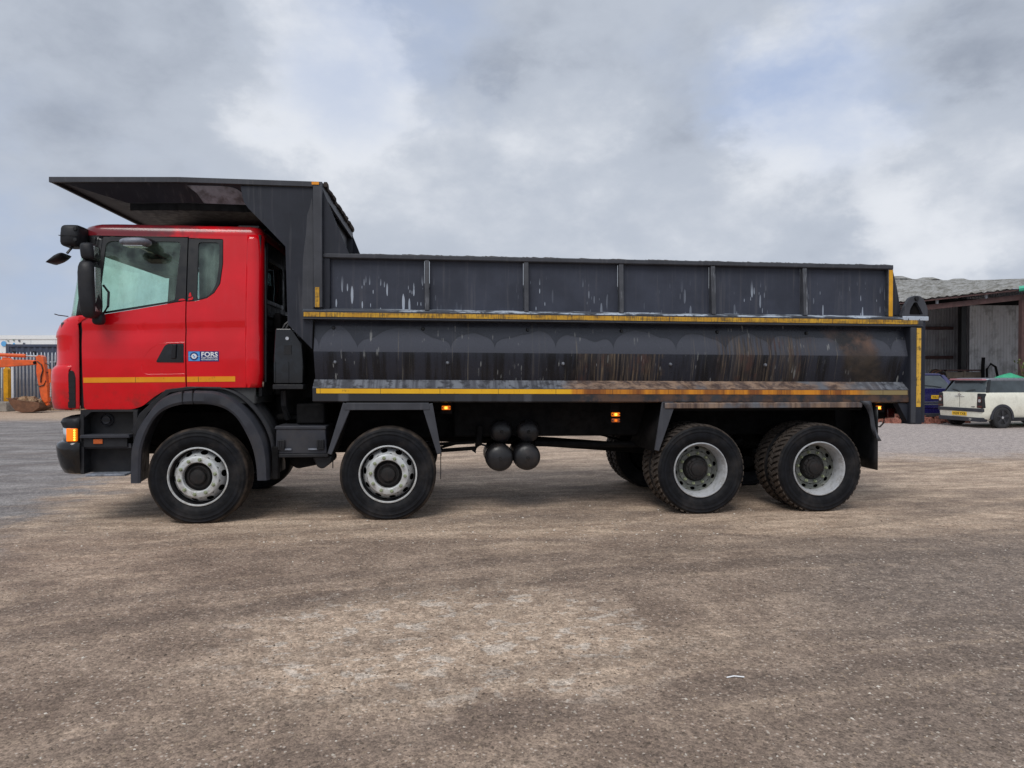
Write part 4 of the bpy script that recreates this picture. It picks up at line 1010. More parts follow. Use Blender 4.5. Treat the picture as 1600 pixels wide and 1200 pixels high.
# rear posts and tailgate
rp = body(MB().box(7.716, 7.862, -.022, .13, 1.005, 2.098), 'rear_post', 'body_plain', bevel=.006)
body(MB().box(7.79, 7.842, -.026, -.022, 1.20, 2.085), 'reflective_tape', 'tape_post', rp[0])
body(MB().box(7.722, 7.782, -.030, -.022, 1.02, 2.09), 'post_strap', 'body_worn', rp[0], bevel=.003)
body(MB().py([(7.60, 1.24), (7.716, 1.24), (7.716, 1.03)], .02, .12), 'post_gusset', 'body_plain', rp[0])
br = [(7.615, 2.215), (7.66, 2.33), (7.715, 2.425), (7.77, 2.45), (7.84, 2.445), (7.885, 2.405), (7.93, 2.30), (7.93, 2.215)]
bi = [(7.71, 2.235), (7.72, 2.30), (7.765, 2.375), (7.80, 2.375), (7.845, 2.30), (7.875, 2.235)]
hb = body(panel(fillet(br, .02, 3), lambda a, b: (a, -.01, b), (0, .05, 0), [fillet(bi, .015, 3)], .2), 'tailgate_hinge', 'body_worn')
body(panel(fillet(bi, .015, 3), lambda a, b: (a, .03, b), (0, .02, 0), (), .3), 'hinge_web', 'under_black', hb[0])
body(MB().lathe([(.0, -.03), (.022, -.03), (.024, -.01)], (7.79, -.0, 2.415), 10), 'hinge_pin', 'plate_black', hb[0])
body(MB().px([(-.03, 2.165), (-.03, 2.215), (.13, 2.225), (.13, 2.165)], 7.62, 7.93), 'hinge_shelf', 'rail_top', hb[0], bevel=.008)
body(MB().box(7.865, 7.90, -.015, .12, 1.02, 2.17), 'tailgate_edge', 'body_plain', hb[0], bevel=.004)
tg = body(MB().box(7.80, 7.85, .13, W-.13, 1.10, 2.20), 'tailgate', 'body_plain', both_=False, bevel=.01)
for y in (.5, 1.0, 1.5, 2.0): body(MB().box(7.85, 7.92, y, y+.08, 1.12, 2.18), 'tailgate_rib', 'body_plain', tg, False, bevel=.006)
body(MB().py([(7.545, 2.76), (7.545, 2.23), (7.66, 2.23), (7.60, 2.55)], .05, .10), 'corner_gusset', 'body_plain', bevel=.004)
body(MB().box(1.165, 1.195, .12, W-.12, 1.42, 3.46), 'headboard', 'body_worn', both_=False)
# headboard side plates, posts, gussets and the canopy over the cab
pl = [(.905, 2.05), (1.150, 1.795), (1.158, 2.105), (1.172, 2.105), (1.172, 3.462), (.44, 3.462), (.455, 3.36), (.475, 3.29), (.515, 3.235), (.69, 3.055), (.885, 2.85)]
sp, sp2 = both(panel(pl, lambda a, b: (a, .018, b), (0, .014, 0), (), .3), 'side_plate', 'body_plain')
# pale water stain on the side plate
ws = [(1.155, 3.36), (1.13, 3.25), (1.105, 3.18), (1.095, 3.0), (1.075, 2.85), (1.06, 2.70), (1.055, 2.45), (1.05, 2.2), (1.10, 2.2), (1.165, 2.2), (1.165, 3.2)]
panel(fillet(ws, .02, 3), lambda a, b: (a, .0165, b), (0, .002, 0), (), .5).build('water_stain', 'body_worn', sp)
hp_, hp2 = both(MB().box(1.172, 1.262, -.020, .05, 2.222, 3.478), 'headboard_post', 'body_worn', bevel=.006)
MB().box(1.19, 1.235, -.023, -.020, 2.225, 2.43).build('reflective_tape', 'tape_mid', hp_)
MB().box(1.16, 1.235, -.026, -.0205, 3.483, 3.512).build('paint_patch', 'tape_cab', hp_)
both(MB().py([(1.262, 3.45), (1.53, 2.78), (1.262, 2.78)], .03, .045), 'headboard_gusset', 'body_plain', bevel=.002)
# canopy roof: two falls with a hanging lip all round
def ctop(x): return 3.528-.032*max(0, (-.16-x)/1.25)-.012*max(0, (x+.16)/1.42)
xs = [-1.405, -.8, -.16, .5, 1.262]
cn = MB().loft([[(x, .0, ctop(x)), (x, W, ctop(x)), (x, W, ctop(x)-.012), (x, .0, ctop(x)-.012)] for x in xs], True, True, True).build('canopy', 'body_plain', truck)
both(MB().loft([[(x, -.006, ctop(x)+.003), (x, .024, ctop(x)+.003), (x, .024, ctop(x)-.050), (x, -.006, ctop(x)-.050)] for x in xs], True, True, True), 'canopy_lip', 'body_worn', cn, cn, bevel=.003)
MB().box(-1.411, -1.385, .026, W-.026, 3.452, 3.500).build('canopy_front_lip', 'body_worn', cn, bevel=.003)
MB().box(1.235, 1.264, .03, W-.03, 3.40, 3.515).build('canopy_rear_lip', 'body_worn', cn, bevel=.003)
def slope(a, b):        # a along the truck, b from the outer edge (0) to the inner lower edge (1)
    return (a, .024+.18*b, ctop(a)-.045-.165*b)
cs, cs2 = both(panel([(-1.30, 0.), (.46, 0.), (.50, 1.), (-.74, 1.)], slope, (0, .006, .006), (), .25), 'canopy_side_sheet', 'body_plain', cn, cn)
both(MB().loft([[(x, .204, ctop(x)-.212), (x, .216, ctop(x)-.212), (x, .216, ctop(x)-.285), (x, .204, ctop(x)-.285)] for x in (-.72, -.16, .52)], True, True, True), 'edge_shade_strip', 'under_black', cn, cn)  # black strip below the side sheet: shade of its lower edge, put in as colour
panel(fillet([(-.10, .12), (.34, .10), (.43, .35), (.47, 1.), (.02, .98), (-.02, .5)], [.03, .12, .12, .02, .03, .03], 6), lambda a, b: (a, slope(a, b)[1]-.003, slope(a, b)[2]-.003), (0, .002, .002), (), .5).build('painted_lit_patch', 'mirror_grey', cs)  # paler patch: sky light on the sloped sheet, put into the colour
panel([(-1.19, .25), (1.1, .25), (1.1, 2.25), (-1.19, 2.25)], lambda a, b: (a, b, ctop(a)-.0135), (0, 0, .001), (), .5).build('bare_sheet', 'fender_plastic', cn)
# ragged load-worn edge along the top of the headboard
mb = MB(); pts = []
for i in range(25):
    y = .05+2.4*i/24; pts.append((1.262+.03*random.random(), y, 3.50+.012*random.random()))
mb.tube(pts, [.018+.014*random.random() for _ in pts], 6); mb.build('worn_edge', 'tread_dusty', cn)

# ================================================================== behind the truck, left: warehouse, container, fence, digger
wb = thing('warehouse', 'long white warehouse with coloured dots on its wall, far beyond the container', 'building', (-60, 80, 0))
MB().box(-25, 14, 0, 20, 0, 5.55).build('wall', 'white_clad', wb)
MB().box(-25.1, 14.1, -.08, .0, 5.50, 5.93).build('parapet', 'white_clad', wb)
MB().box(-25, 14, .1, 20, 5.56, 5.75).build('roof', 'galv', wb)
for k in range(14): MB().box(-25+2.8*k, -24.97+2.8*k, -.012, .0, 0, 5.5).build('cladding_joint', 'galv', wb)
simple('dot_blue', S(96, 170, 226), .5, var=.05); simple('dot_green', S(120, 140, 130), .5, var=.05); simple('dot_grey', S(92, 96, 108), .5, var=.05)
for px_, pz_, r_, m_ in ((2.8, 4.98, .30, 'dot_blue'), (3.30, 5.30, .09, 'dot_green'), (3.92, 5.40, .10, 'dot_green'), (3.95, 4.98, .11, 'dot_blue'), (4.55, 5.32, .12, 'dot_grey'), (5.08, 4.98, .13, 'dot_grey'), (1.6, 5.2, .2, 'dot_blue'), (.9, 4.9, .12, 'dot_green')):
    MB().lathe([(.0, -.09), (r_, -.09), (r_, -.075)], (px_, 0, pz_), 24).build('painted_dot', m_, wb)

ct = thing('shipping_container', 'dark blue corrugated shipping container behind the palisade fence', 'container', (-23.5, 33, 0))
L_, H_, D_ = 12.2, 2.93, 2.44
def corrug(n_len, h0, h1, pitch=.28, dep=.04):
    pts = []; x = 0.
    while x < n_len-pitch+1e-6:
        pts += [(x, 0.), (x+pitch*.28, 0.), (x+pitch*.5, dep), (x+pitch*.78, dep)]; x += pitch
    pts.append((x, 0.)); return MB().loft([[(a, b, z) for a, b in pts] for z in (h0, h1)], False)
corrug(L_-.3, .16, H_-.12).xf(lambda x, y, z: (x+.15, y, z)).build('side_wall', 'container_blue', ct, smooth=0, solid=.004)
MB().box(0, L_, .08, D_, .14, H_-.06).build('shell', 'container_blue', ct)
MB().box(0, L_, -.03, .05, H_-.12, H_).build('top_rail', 'container_blue', ct, bevel=.01); MB().box(0, L_, -.03, .05, 0, .16).build('bottom_rail', 'container_blue', ct, bevel=.01)
for x in (0, L_-.16): MB().box(x, x+.16, -.04, .1, 0, H_+.012).build('corner_post', 'container_blue', ct, bevel=.01)
for x in (.32, 1.25): MB().box(x, x+.12, -.035, .0, 2.42, 2.60).build('vent_box', 'plate_black', ct)

fn = thing('palisade_fence', 'galvanised steel palisade fence with pointed pales in front of the container', 'fence', (-25.2, 31, 0))
pale_me = MB().loft([[(-.044*k, 0, z), (-.026*k, -.016, z), (.026*k, -.016, z), (.044*k, 0, z)] for z, k in ((.04, 1), (2.34, 1), (2.50, .12))], False).mesh('pale', 'galv', 30)
for k in range(88):
    o = link('pale', pale_me, fn, solid=.004, loc=(.155*k, random.uniform(-.004, .004), random.uniform(-.02, .02))); o.rotation_euler = (0, random.uniform(-.006, .006), 0)
for z in (.45, 2.05): MB().box(-.1, 13.7, .02, .06, z, z+.06).build('rail', 'galv', fn)
for k in range(6): MB().box(2.72*k-.05, 2.72*k+.05, .065, .16, 0, 2.42).build('post', 'galv', fn)
tag(MB().py([(-.10, 0), (.10, 0), (.10, 1.75), (.0, 1.84), (-.10, 1.75)], -.1, .1).build('yellow_post', 'yellow_paint', None, bevel=.01, loc=(-21.62, 30.4, 0)), 'yellow painted steel post by the fence, behind the digger arm', 'post')
tag(MB().tube([(0, 0, 0), (0, 0, 2.2), (.0, 0, 2.32)], [.05, .05, .03], 10).build('white_post', 'white_clad', None, loc=(-21.25, 30.2, 0)), 'thin white post just right of the yellow post', 'post')
tag(MB().py(fillet([(-1.2, 0), (.62, 0), (.60, .36), (.55, .40), (-1.2, .40)], .03), -.3, .3).build('concrete_block', 'concrete', None, bevel=.02, loc=(-21.35, 29.4, 0)), 'low grey concrete block on the ground at the left edge', 'block')

ex = thing('excavator', 'orange excavator whose arm reaches down in front of the fence', 'excavator', (0, 28.5, 0))
hs = MB().pz(fillet([(-26.6, -.95), (-23.6, -.95), (-23.4, .95), (-26.6, .95)], .25), .95, 1.75).build('house', 'orange_paint', ex, bevel=.05)
cb = MB().py(fillet([(-24.9, 1.2), (-23.5, 1.2), (-23.45, 1.9), (-23.8, 2.75), (-24.9, 2.75)], .08), -.95, -.05).build('operator_cab', 'black_trim', hs, bevel=.03)
MB().py(fillet([(-24.7, 1.75), (-23.62, 1.75), (-23.6, 1.95), (-23.88, 2.62), (-24.7, 2.62)], .06), -.957, -.95).build('cab_window', 'glass_dark', hs)
for y0 in (-1.0, .6):
    tr_ = MB().py(fillet([(-26.4, .12), (-26.1, 0), (-23.5, 0), (-23.2, .12), (-23.1, .38), (-23.3, .66), (-23.6, .72), (-26.0, .72), (-26.3, .66), (-26.5, .38)], .05), y0, y0+.4).build('track', 'rubber_hose', ex)
    for k in range(4): MB().lathe([(0, -.01), (.2, -.01), (.22, .02)], (-25.9+.75*k, y0, .36), 16).build('roller', 'bucket_rust', tr_)
MB().box(-25.4, -24.2, -.55, .55, .35, .95).build('undercarriage', 'under_black', ex, bevel=.03)
bm_ = MB().py([(-23.8, 1.15), (-23.45, 1.05), (-22.2, 2.02), (-20.6, 1.80), (-19.16, 1.915), (-19.05, 1.98), (-19.10, 2.09), (-19.3, 2.11), (-20.6, 2.13), (-22.3, 2.46), (-22.7, 2.36)], -.13, .13).build('boom', 'orange_paint', ex, bevel=.015)
for y in (-.145,): MB().lathe([(0, 0), (.06, 0), (.06, .29)], (-19.08, y, 2.0), 12).build('pivot_pin', 'under_black', bm_)
MB().tube([(-22.3, 0, 2.52), (-20.9, 0, 2.33), (-19.52, 0, 2.275)], .072, 12).build('ram_barrel', 'orange_paint', bm_)
MB().tube([(-19.55, 0, 2.276), (-18.98, 0, 2.262)], .034, 10).build('ram_rod', 'chrome', bm_)
MB().py([(-20.45, 2.12), (-20.05, 2.12), (-20.15, 2.20), (-20.4, 2.22)], -.06, .06).build('ram_bracket', 'orange_paint', bm_)
st_ = MB().py(fillet([(-19.06, 2.24), (-18.92, 2.31), (-18.76, 2.24), (-18.72, 1.95), (-18.66, 1.42), (-18.60, 1.10), (-18.60, .75), (-18.58, .45), (-18.70, .38), (-18.86, .62), (-18.98, 1.25), (-19.04, 1.62), (-19.02, 2.0)], .03), -.11, .11).build('dipper', 'orange_paint', ex, bevel=.015)
MB().tube([(-18.98, -.12, 2.05), (-18.80, -.14, 1.92), (-18.74, -.14, 1.70), (-18.82, -.14, 1.45), (-18.84, -.13, 1.2)], .022, 6).build('hose', 'rubber_hose', st_)
MB().tube([(-18.72, 0, 1.98), (-18.58, 0, 1.9), (-18.52, 0, 1.75), (-18.6, 0, 1.62), (-18.68, 0, 1.6)], .02, 6).build('hose', 'rubber_hose', st_)
MB().tube([(-19.05, -.12, 1.2), (-18.9, -.14, 1.05), (-18.72, -.13, 1.10), (-18.64, -.12, 1.28)], .022, 6).build('hose', 'rubber_hose', st_)
MB().tube([(-18.56, 0, 1.75), (-18.52, 0, 1.2)], .06, 10).build('bucket_ram', 'orange_paint', st_)
MB().tube([(-18.52, 0, 1.2), (-18.54, 0, .62)], .03, 10).build('ram_rod', 'chrome', st_)
lk = MB().bar((-18.86, .62), (-18.62, .30), .1, .1, -.07, .07).build('bucket_link', 'orange_paint', ex, bevel=.01)
bk_prof = [(-18.72, .40), (-18.95, .44), (-19.95, .56), (-19.86, .36), (-19.66, .10), (-19.40, .02), (-18.98, .05), (-18.72, .22)]
rings = []
bkt = MB().py(bk_prof, -.42, -.39); bkt.py(bk_prof, .39, .42)
bkt.loft([[(x, y, z) for x, z in bk_prof[2:]+[bk_prof[0]]] for y in (-.39, .39)], False)
bkt.build('bucket', 'bucket_rust', ex, solid=.012, smooth=0)
for k in range(5): MB().py([(-19.93, .50), (-20.06, .60), (-19.95, .57)], -.40+.18*k, -.33+.18*k).build('bucket_tooth', 'bucket_rust', ex)
simple('rubble_tan', S(168, 140, 112), .95, var=.35, vs_=9, bump=.5)
def heap(name, cx, cy, rx, ry, h, n, mat_, s0, s1, seed):
    rnd = random.Random(seed); mb = MB()
    for k in range(n):
        a = rnd.uniform(0, 6.283); q = math.sqrt(rnd.random()); x, y = rx*q*math.cos(a), ry*q*math.sin(a); z = h*(1-q*q)*rnd.uniform(.3, 1); s_ = rnd.uniform(s0, s1)
        vs_ = [(cx+x+s_*i*rnd.uniform(.6, 1.3), cy+y+s_*j*rnd.uniform(.6, 1.3), z+s_*.8*k2*rnd.uniform(.6, 1.3)+s_*.3) for i in (-1, 1) for j in (-1, 1) for k2 in (-1, 1)]
        mb.add(vs_, [[0, 1, 3, 2], [4, 6, 7, 5], [0, 4, 5, 1], [2, 3, 7, 6], [0, 2, 6, 4], [1, 5, 7, 3]])
    return mb.build(name, mat_, None, smooth=0)
rb = heap('rubble_load', 0, 0, .48, .30, .22, 70, 'rubble_tan', .03, .08, 3); rb.location = (-19.42, 28.5, .42); tag(rb, 'tan rubble heaped in the digger bucket', 'rubble', kind='stuff')
hp1 = heap('brick_rubble', 0, 0, 1.6, 1.0, .28, 260, 'rubble_red', .04, .09, 5); hp1.location = (13.0, 22.9, 0); tag(hp1, 'reddish brick rubble scattered behind the tail of the truck', 'rubble', kind='stuff')
hp2 = heap('fence_rubble', 0, 0, 3.2, .35, .16, 220, 'rubble_tan', .03, .09, 9); hp2.location = (-19.2, 30.4, 0); tag(hp2, 'tan stones lying along the foot of the palisade fence', 'rubble', kind='stuff')

# ================================================================== behind the truck, right: shed, cars and clutter
shd = thing('open_shed', 'open-fronted shed with mossy roof and grey corrugated sheet walls', 'shed', (0, 0, 0))
def eave(s): return Vector((16.21+2.51*s, 28-2*s, 4.504+.209*s))
def ridge(s): return Vector((16.9+3.0*s, 36, 6.43-.12*s))
n_sheet = 9
for k in range(n_sheet):
    s0, s1 = -1.5+.5*k, -1.5+.5*(k+1)-.004; rows = []
    for i in range(13):
        t = i/12; row = []
        for j in range(17):
            s_ = s0+(s1-s0)*j/16; p_ = eave(s_).lerp(ridge(s_), t); p_.z += .03*math.cos(j/16*2*math.pi*6)+.035*mnoise.noise((p_.x*2.2, p_.y*2.2, k))
            row.append(tuple(p_))
        rows.append(row)
    MB().loft(rows, False).build('roof_sheet', 'moss_roof', shd, solid=.02, smooth=60)
for k in range(8):
    s_ = -1.2+.52*k; p_ = ridge(s_)
    MB().loft([[(p_.x-.75, p_.y-.35, p_.z-.02), (p_.x-.75, p_.y, p_.z+.05), (p_.x-.75, p_.y+.3, p_.z-.02)], [(p_.x-.3, p_.y-.38, p_.z), (p_.x-.3, p_.y, p_.z+.17), (p_.x-.3, p_.y+.3, p_.z)], [(p_.x+.2, p_.y-.38, p_.z), (p_.x+.2, p_.y, p_.z+.18), (p_.x+.2, p_.y+.3, p_.z)], [(p_.x+.72, p_.y-.35, p_.z-.04), (p_.x+.72, p_.y, p_.z+.03), (p_.x+.72, p_.y+.3, p_.z-.04)]], False).build('ridge_cap', 'moss_roof', shd, solid=.02, smooth=60)
    q_ = eave(s_).lerp(ridge(s_), .93); MB().box(q_.x-.22, q_.x+.12, q_.y-.10, q_.y, q_.z+.02, q_.z+.07).build('roof_slot', 'plate_black', shd)
def beam(s0, s1, dz0, dz1, dy0, dy1, name, m_):
    a, b = eave(s0), eave(s1)
    MB().loft([[(p_.x, p_.y+dy, p_.z+dz) for dy, dz in ((dy0, dz0), (dy1, dz0), (dy1, dz1), (dy0, dz1))] for p_ in (a, b)], True, True, True).build(name, m_, shd)
beam(-1.6, 2.9, -.44, -.24, .30, .46, 'eave_beam', 'steel_rust'); beam(-1.6, 2.9, -.10, -.045, .05, .20, 'eave_purlin', 'steel_rust')
for k in range(9):
    p_ = eave(-1.3+.5*k); MB().box(p_.x-.03, p_.x+.03, p_.y+.3, p_.y+.4, p_.z-.25, p_.z-.03).build('beam_cleat', 'galv', shd)
for s_ in (-1.35, 1.06, 2.7):
    p_ = eave(s_); MB().box(p_.x-.09, p_.x+.09, p_.y+.29, p_.y+.47, 0, p_.z-.44).build('post', 'steel_rust', shd)
sheet_me = {}
for m_ in ('sheet_light', 'sheet_dark'):
    pts = [(.13*k+a, b) for k in range(8) for a, b in ((0, 0), (.04, 0), (.065, .03), (.105, .03))]+[(1.04, 0)]
    sheet_me[m_] = MB().loft([[(a, b, z) for a, b in pts] for z in (0, 5.3)], False).mesh('wall_sheet', m_, 0)
for k in range(14): link('wall_sheet', sheet_me['sheet_dark'], shd, solid=.003, loc=(11.6+1.03*k*.88, 33.0+.004*(k % 2), .2))
for k in range(6): link('wall_sheet', sheet_me['sheet_light'], shd, solid=.003, loc=(20.35+1.03*k, 31.6+.004*(k % 2), -.35))
for k in range(10):
    o = link('wall_sheet', sheet_me['sheet_dark'], shd, solid=.003, loc=(25.8, 24.5+1.03*k, .1)); o.rotation_euler = (0, 0, math.pi/2)
for z in (1.0, 2.25, 3.6): MB().box(11.6, 20.4, 32.82, 32.98, z, z+.14).build('wall_girt', 'steel_rust', shd)
MB().box(19.90, 20.12, 31.45, 31.7, 0, 5.2).build('inner_post', 'plate_black', shd)
MB().box(13, 26, 31.3, 31.42, 4.58, 4.85).build('cross_beam', 'under_black', shd)
tag(MB().tube([(0, 0, 0), (.9, -.75, .08)], .10, 8).build('green_gutter_end', 'teal_paint', None, loc=(18.55, 26.0, 4.66)), 'teal green gutter end sticking out at the shed eave', 'gutter')
# things kept in the shed
bn = thing('timber_bin', 'low grey timber bin standing inside the shed behind the cars', 'bin', (18.75, 30.6, 0))
for k in range(5): MB().box(0, 1.5, 0, .05, .15+.30*k, .43+.30*k).build('plank', 'timber_grey', bn, bevel=.008)
for x in (-.06, .72, 1.5): MB().box(x, x+.08, -.04, .1, 0, 1.72).build('upright', 'timber_grey', bn)
MB().box(-.06, 1.6, -.05, .8, 1.68, 1.74).build('lid', 'steel_rust', bn)
cl = thing('hose_coil', 'dark coils of old hose hung at the left of the timber bin', 'hose', (18.25, 30.5, 0))
for k in range(5):
    a_ = .30-.02*k; MB().tube([(a_*math.cos(2*math.pi*i/20)+.03*k-.05, -.05*k+.02*math.sin(i), 1.36+1.25*a_*math.sin(2*math.pi*i/20)) for i in range(21)], .035, 6).build('loop', 'bucket_rust' if k % 2 else 'rubber_hose', cl)
MB().box(-.2, .25, .1, .2, 0, 1.75).build('hook_board', 'timber_grey', cl)
pm = thing('water_pump', 'dark old pump with curved pipes beside the timber bin in the shed', 'pump', (20.25, 30.2, 0))
MB().pz(fillet([(-.28, -.25), (.32, -.25), (.32, .25), (-.28, .25)], .08), .0, 1.15).build('casing', 'under_black', pm, bevel=.04)
MB().tube([(-.2, 0, 1.1), (-.22, 0, 1.8), (-.2, 0, 2.25)], .07, 8).build('riser_pipe', 'under_black', pm)
MB().tube([(-.1, -.1, 1.1), (-.12, -.1, 1.75), (.05, -.1, 1.98), (.25, -.1, 1.85), (.33, -.1, 1.5), (.33, -.1, 1.1)], .05, 8).build('bent_pipe', 'under_black', pm)
MB().tube([(.25, -.2, 1.35), (.5, -.2, 1.42)], .05, 8).build('outlet', 'steel_rust', pm)

glass('car_glass', (.55, .60, .60), .14)
simple('car_window', S(58, 66, 70), .12, var=.25, vs_=3., coat=.2, spec=.45)
simple('car_tyre', S(44, 44, 46), .8, var=.2)
def car(name, label, loc, th, paint, roofm, L=3.96, Wd=1.68, H=1.425, group=None, estate=True, plate='YK09 YXB', clad=True, belt=1.02):
    c = thing(name, label, 'car', loc, R(th)); h = Wd/2
    def sec(x):
        # half-section (half width, height) of the lower body at station x
        e = min(1., x/.30); f_ = min(1., (L-x)/.45); k = h*(.86+.14*math.sqrt(max(0, e*(2-e))))*(.80+.20*math.sqrt(max(0, f_*(2-f_))))
        top = belt if x < L*.70 else belt-.24*((x-L*.70)/(L*.30))**1.5
        if x < .12: top -= .02*(1-x/.12)
        return [(k*.86, .20), (k*.96, .27), (k*1., .42), (k*1., .62), (k*.985, belt-.18), (k*.95, top-.05), (k*.90, top-.008), (k*.80, top)]
    xs_ = [0, .015, .05, .11, .22, .5, 1., 1.6, 2.2, 2.7, 3.0, 3.3, L-.4, L-.2, L-.08, L-.02, L]
    rings = []
    for x in xs_:
        s_ = sec(x); xx = x+(.0)
        rings.append([(xx, h-a, z) for a, z in s_]+[(xx, h+a, z) for a, z in reversed(s_)])
    MB().loft(rings, True, True, True).build('body', paint, c, smooth=40)
    x0b, x0t = (.10, .30) if estate else (.18, .62)
    gb = [(x0b, .06), (L*.735, .10)]; zt = H-.055
    def gring(t):
        z = belt-.015+(zt-belt+.015)*t; xa = x0b+(x0t-x0b)*t; xb_ = L*.74-(L*.74-L*.57)*t; ins = .085+.13*t; r_ = .14+.08*t
        return [(a, b, z) for a, b in arc(xa+r_, ins+r_, r_, -90, -180, 4)+arc(xa+r_, Wd-ins-r_, r_, 180, 90, 4)+arc(xb_-r_*1.4, Wd-ins-r_, r_, 90, 0, 4)+arc(xb_-r_*1.4, ins+r_, r_, 0, -90, 4)]
    MB().loft([gring(t) for t in (0, .5, 1)], True, True, True).build('window_band', 'car_window', c, smooth=40)
    rr_ = []
    for z, gx in ((zt-.03, .012), (zt, .02), (zt+.03, .012), (zt+.05, -.03), (zt+.058, -.12)):
        rr_.append([(a+(-1 if a < L*.4 else .6)*gx*1.6, b+(-1 if b < h else 1)*gx, z) for a, b, _ in gring(1)])
    MB().loft(rr_, True, True, True).build('roof', roofm, c, smooth=50)
    # pillars
    for s_ in (0, 1):
        t_ = (lambda m: m.xf(lambda x, y, z: (x, Wd-y, z))) if s_ else (lambda m: m)
        for xb_, xt_, wdt in ((.16 if estate else .42, .34 if estate else .74, .10), (L*.42, L*.43, .07), (L*.715, L*.565, .05)):
            t_(MB().add([(xb_, .078, belt), (xb_+wdt, .078, belt), (xt_+wdt*.8, .188, zt), (xt_, .188, zt), (xb_, .10, belt), (xb_+wdt, .10, belt), (xt_+wdt*.8, .21, zt), (xt_, .21, zt)], [[0, 1, 2, 3], [4, 7, 6, 5], [0, 4, 5, 1], [1, 5, 6, 2], [2, 6, 7, 3], [3, 7, 4, 0]])).build('pillar', 'black_trim' if clad else paint, c)
        t_(MB().box(L*.36, L*.36+.008, -.004, .02, .30, .93)).build('door_gap', 'plate_black', c); t_(MB().box(L*.66, L*.66+.008, -.004, .02, .30, .93)).build('door_gap', 'plate_black', c)
        t_(MB().box(L*.40, L*.40+.14, -.018, .01, .80, .83)).build('door_handle', 'chrome', c, bevel=.006)
        t_(MB().box(.55, L-.6, -.006, .03, .20, .30)).build('sill', 'black_plastic', c)
        for wx in (.62, L-.72):
            o_ = arc(wx, .30, .385, -8, 188, 20); i_ = arc(wx, .30, .315, 188, -8, 20)
            t_(MB().py(o_+i_, -.016, .10)).build('wheel_arch', 'fender_plastic' if clad else paint, c, bevel=.006)
            t_(MB().lathe([(0, -.002), (.318, -.002), (.318, .1)], (wx, 0, .30), 28)).build('arch_shadow', 'plate_black', c)
            wm = t_(MB().lathe([(.20, -.012), (.222, -.022), (.262, -.024), (.290, -.012), (.303, .01), (.303, .17), (.2, .19)], (wx, 0, .303), 36)).build('wheel', 'car_tyre', c)
            al = MB().lathe([(.215, -.010), (.205, -.018), (.195, -.012), (.19, .05), (.05, .06)], (wx, 0, .303), 36); t_(al).build('rim', 'alloy_dark', wm)
            for q in range(5):
                a = 2*math.pi*q/5+.3; ca_, sa_ = math.cos(a), math.sin(a)
                t_(MB().py([(wx+r_*ca_-w_*sa_, .303+r_*sa_+w_*ca_) for r_, w_ in ((.03, .03), (.11, .026), (.20, .045), (.20, -.045), (.11, -.026), (.03, -.03))], -.016, .01)).build('spoke', 'alloy_dark', wm, bevel=.004)
            t_(MB().lathe([(0, -.022), (.035, -.02), (.04, .0)], (wx, 0, .303), 14)).build('hub_cap', 'chrome', wm)
        # rear lamp cluster
        lm = t_(MB().px(fillet([(.03, .57), (.24, .57), (.22, belt-.03), (.06, belt-.03)], .03), -.006, .14)).build('lamp_surround', 'black_trim' if clad else 'dark_lens', c, bevel=.01)
        t_(MB().px(fillet([(.07, .72), (.20, .72), (.19, .90), (.08, .90)], .03), -.016, .0)).build('rear_lamp', 'dark_lens', lm, bevel=.006)
        t_(MB().px([(.05, .59), (.22, .59), (.22, .64), (.05, .64)], -.012, .0)).build('reflector', 'dark_lens', lm)
        t_(MB().lathe([(0, -.02), (.045, -.02), (.05, -.005)], (0, .13, .78), 14, 'x')).build('lamp_bulb', 'silver_lens', lm)
        t_(MB().box(L-.06, L+.0, .18, .42, .60, .76)).build('headlamp', 'silver_lens', c, bevel=.03)
        t_(blob(L*.66, -.08, 1.0, .07, .10, .07, 3.)).build('door_mirror', 'black_trim' if clad else paint, c)
    bp_ = MB().px(fillet([(.045, .46), (Wd-.045, .46), (Wd-.045, .56), (.045, .56)], .02), -.022, .12).build('bumper_band', 'fender_plastic' if clad else paint, c, bevel=.012)
    MB().px(fillet([(.08, .18), (Wd-.08, .18), (Wd-.06, .30), (.06, .30)], .02), -.014, .20).build('valance', 'fender_plastic', bp_, bevel=.012)
    MB().lathe([(.022, -.05), (.034, -.05), (.034, .1)], (0, h-.42, .24), 12, 'x').build('tailpipe', 'chrome', bp_)
    pz0 = .335 if clad else .76
    pt = MB().box(-.020 if clad else -.016, -.006, h-.26, h+.26, pz0, pz0+.112).build('number_plate', 'plate_yellow', c)
    tx = textmesh(plate, .105, 'CENTER', .0012); mx = max(abs(q[0]) for q in tx.v)
    tx.xf(lambda a, b, d_: (-.0225 if clad else -.0185, h-a*.235/mx, pz0+.018+b)).build('plate_lettering', 'plate_black', pt, smooth=0)
    if estate:
        MB().box(-.004, .01, h-.004, h+.004, .58, belt-.02).build('rear_door_gap', 'plate_black', c)
        MB().box(-.02, .0, h-.17, h+.17, .895, .91).build('rear_handle', 'chrome', c, bevel=.004)
        lg = MB().lathe([(0, -.016), (.032, -.016), (.034, -.002)], (0, h, .955), 16, 'x').build('badge', 'chrome', c)
        MB().box(-.018, -.004, h-.055, h-.03, .945, .965).build('badge_wing', 'chrome', c); MB().box(-.018, -.004, h+.03, h+.055, .945, .965).build('badge_wing', 'chrome', c)
        MB().box(-.012, .0, .30, .42, .598, .612).build('tail_emblem', 'plate_black', c)
        for s_ in (-1, 1): MB().tube([(.085, h+s_*.10, belt+.01), (.105, h+s_*.22, belt+.05), (.125, h+s_*.42, belt+.08)], .010, 5).build('rear_wiper', 'black_trim', c)
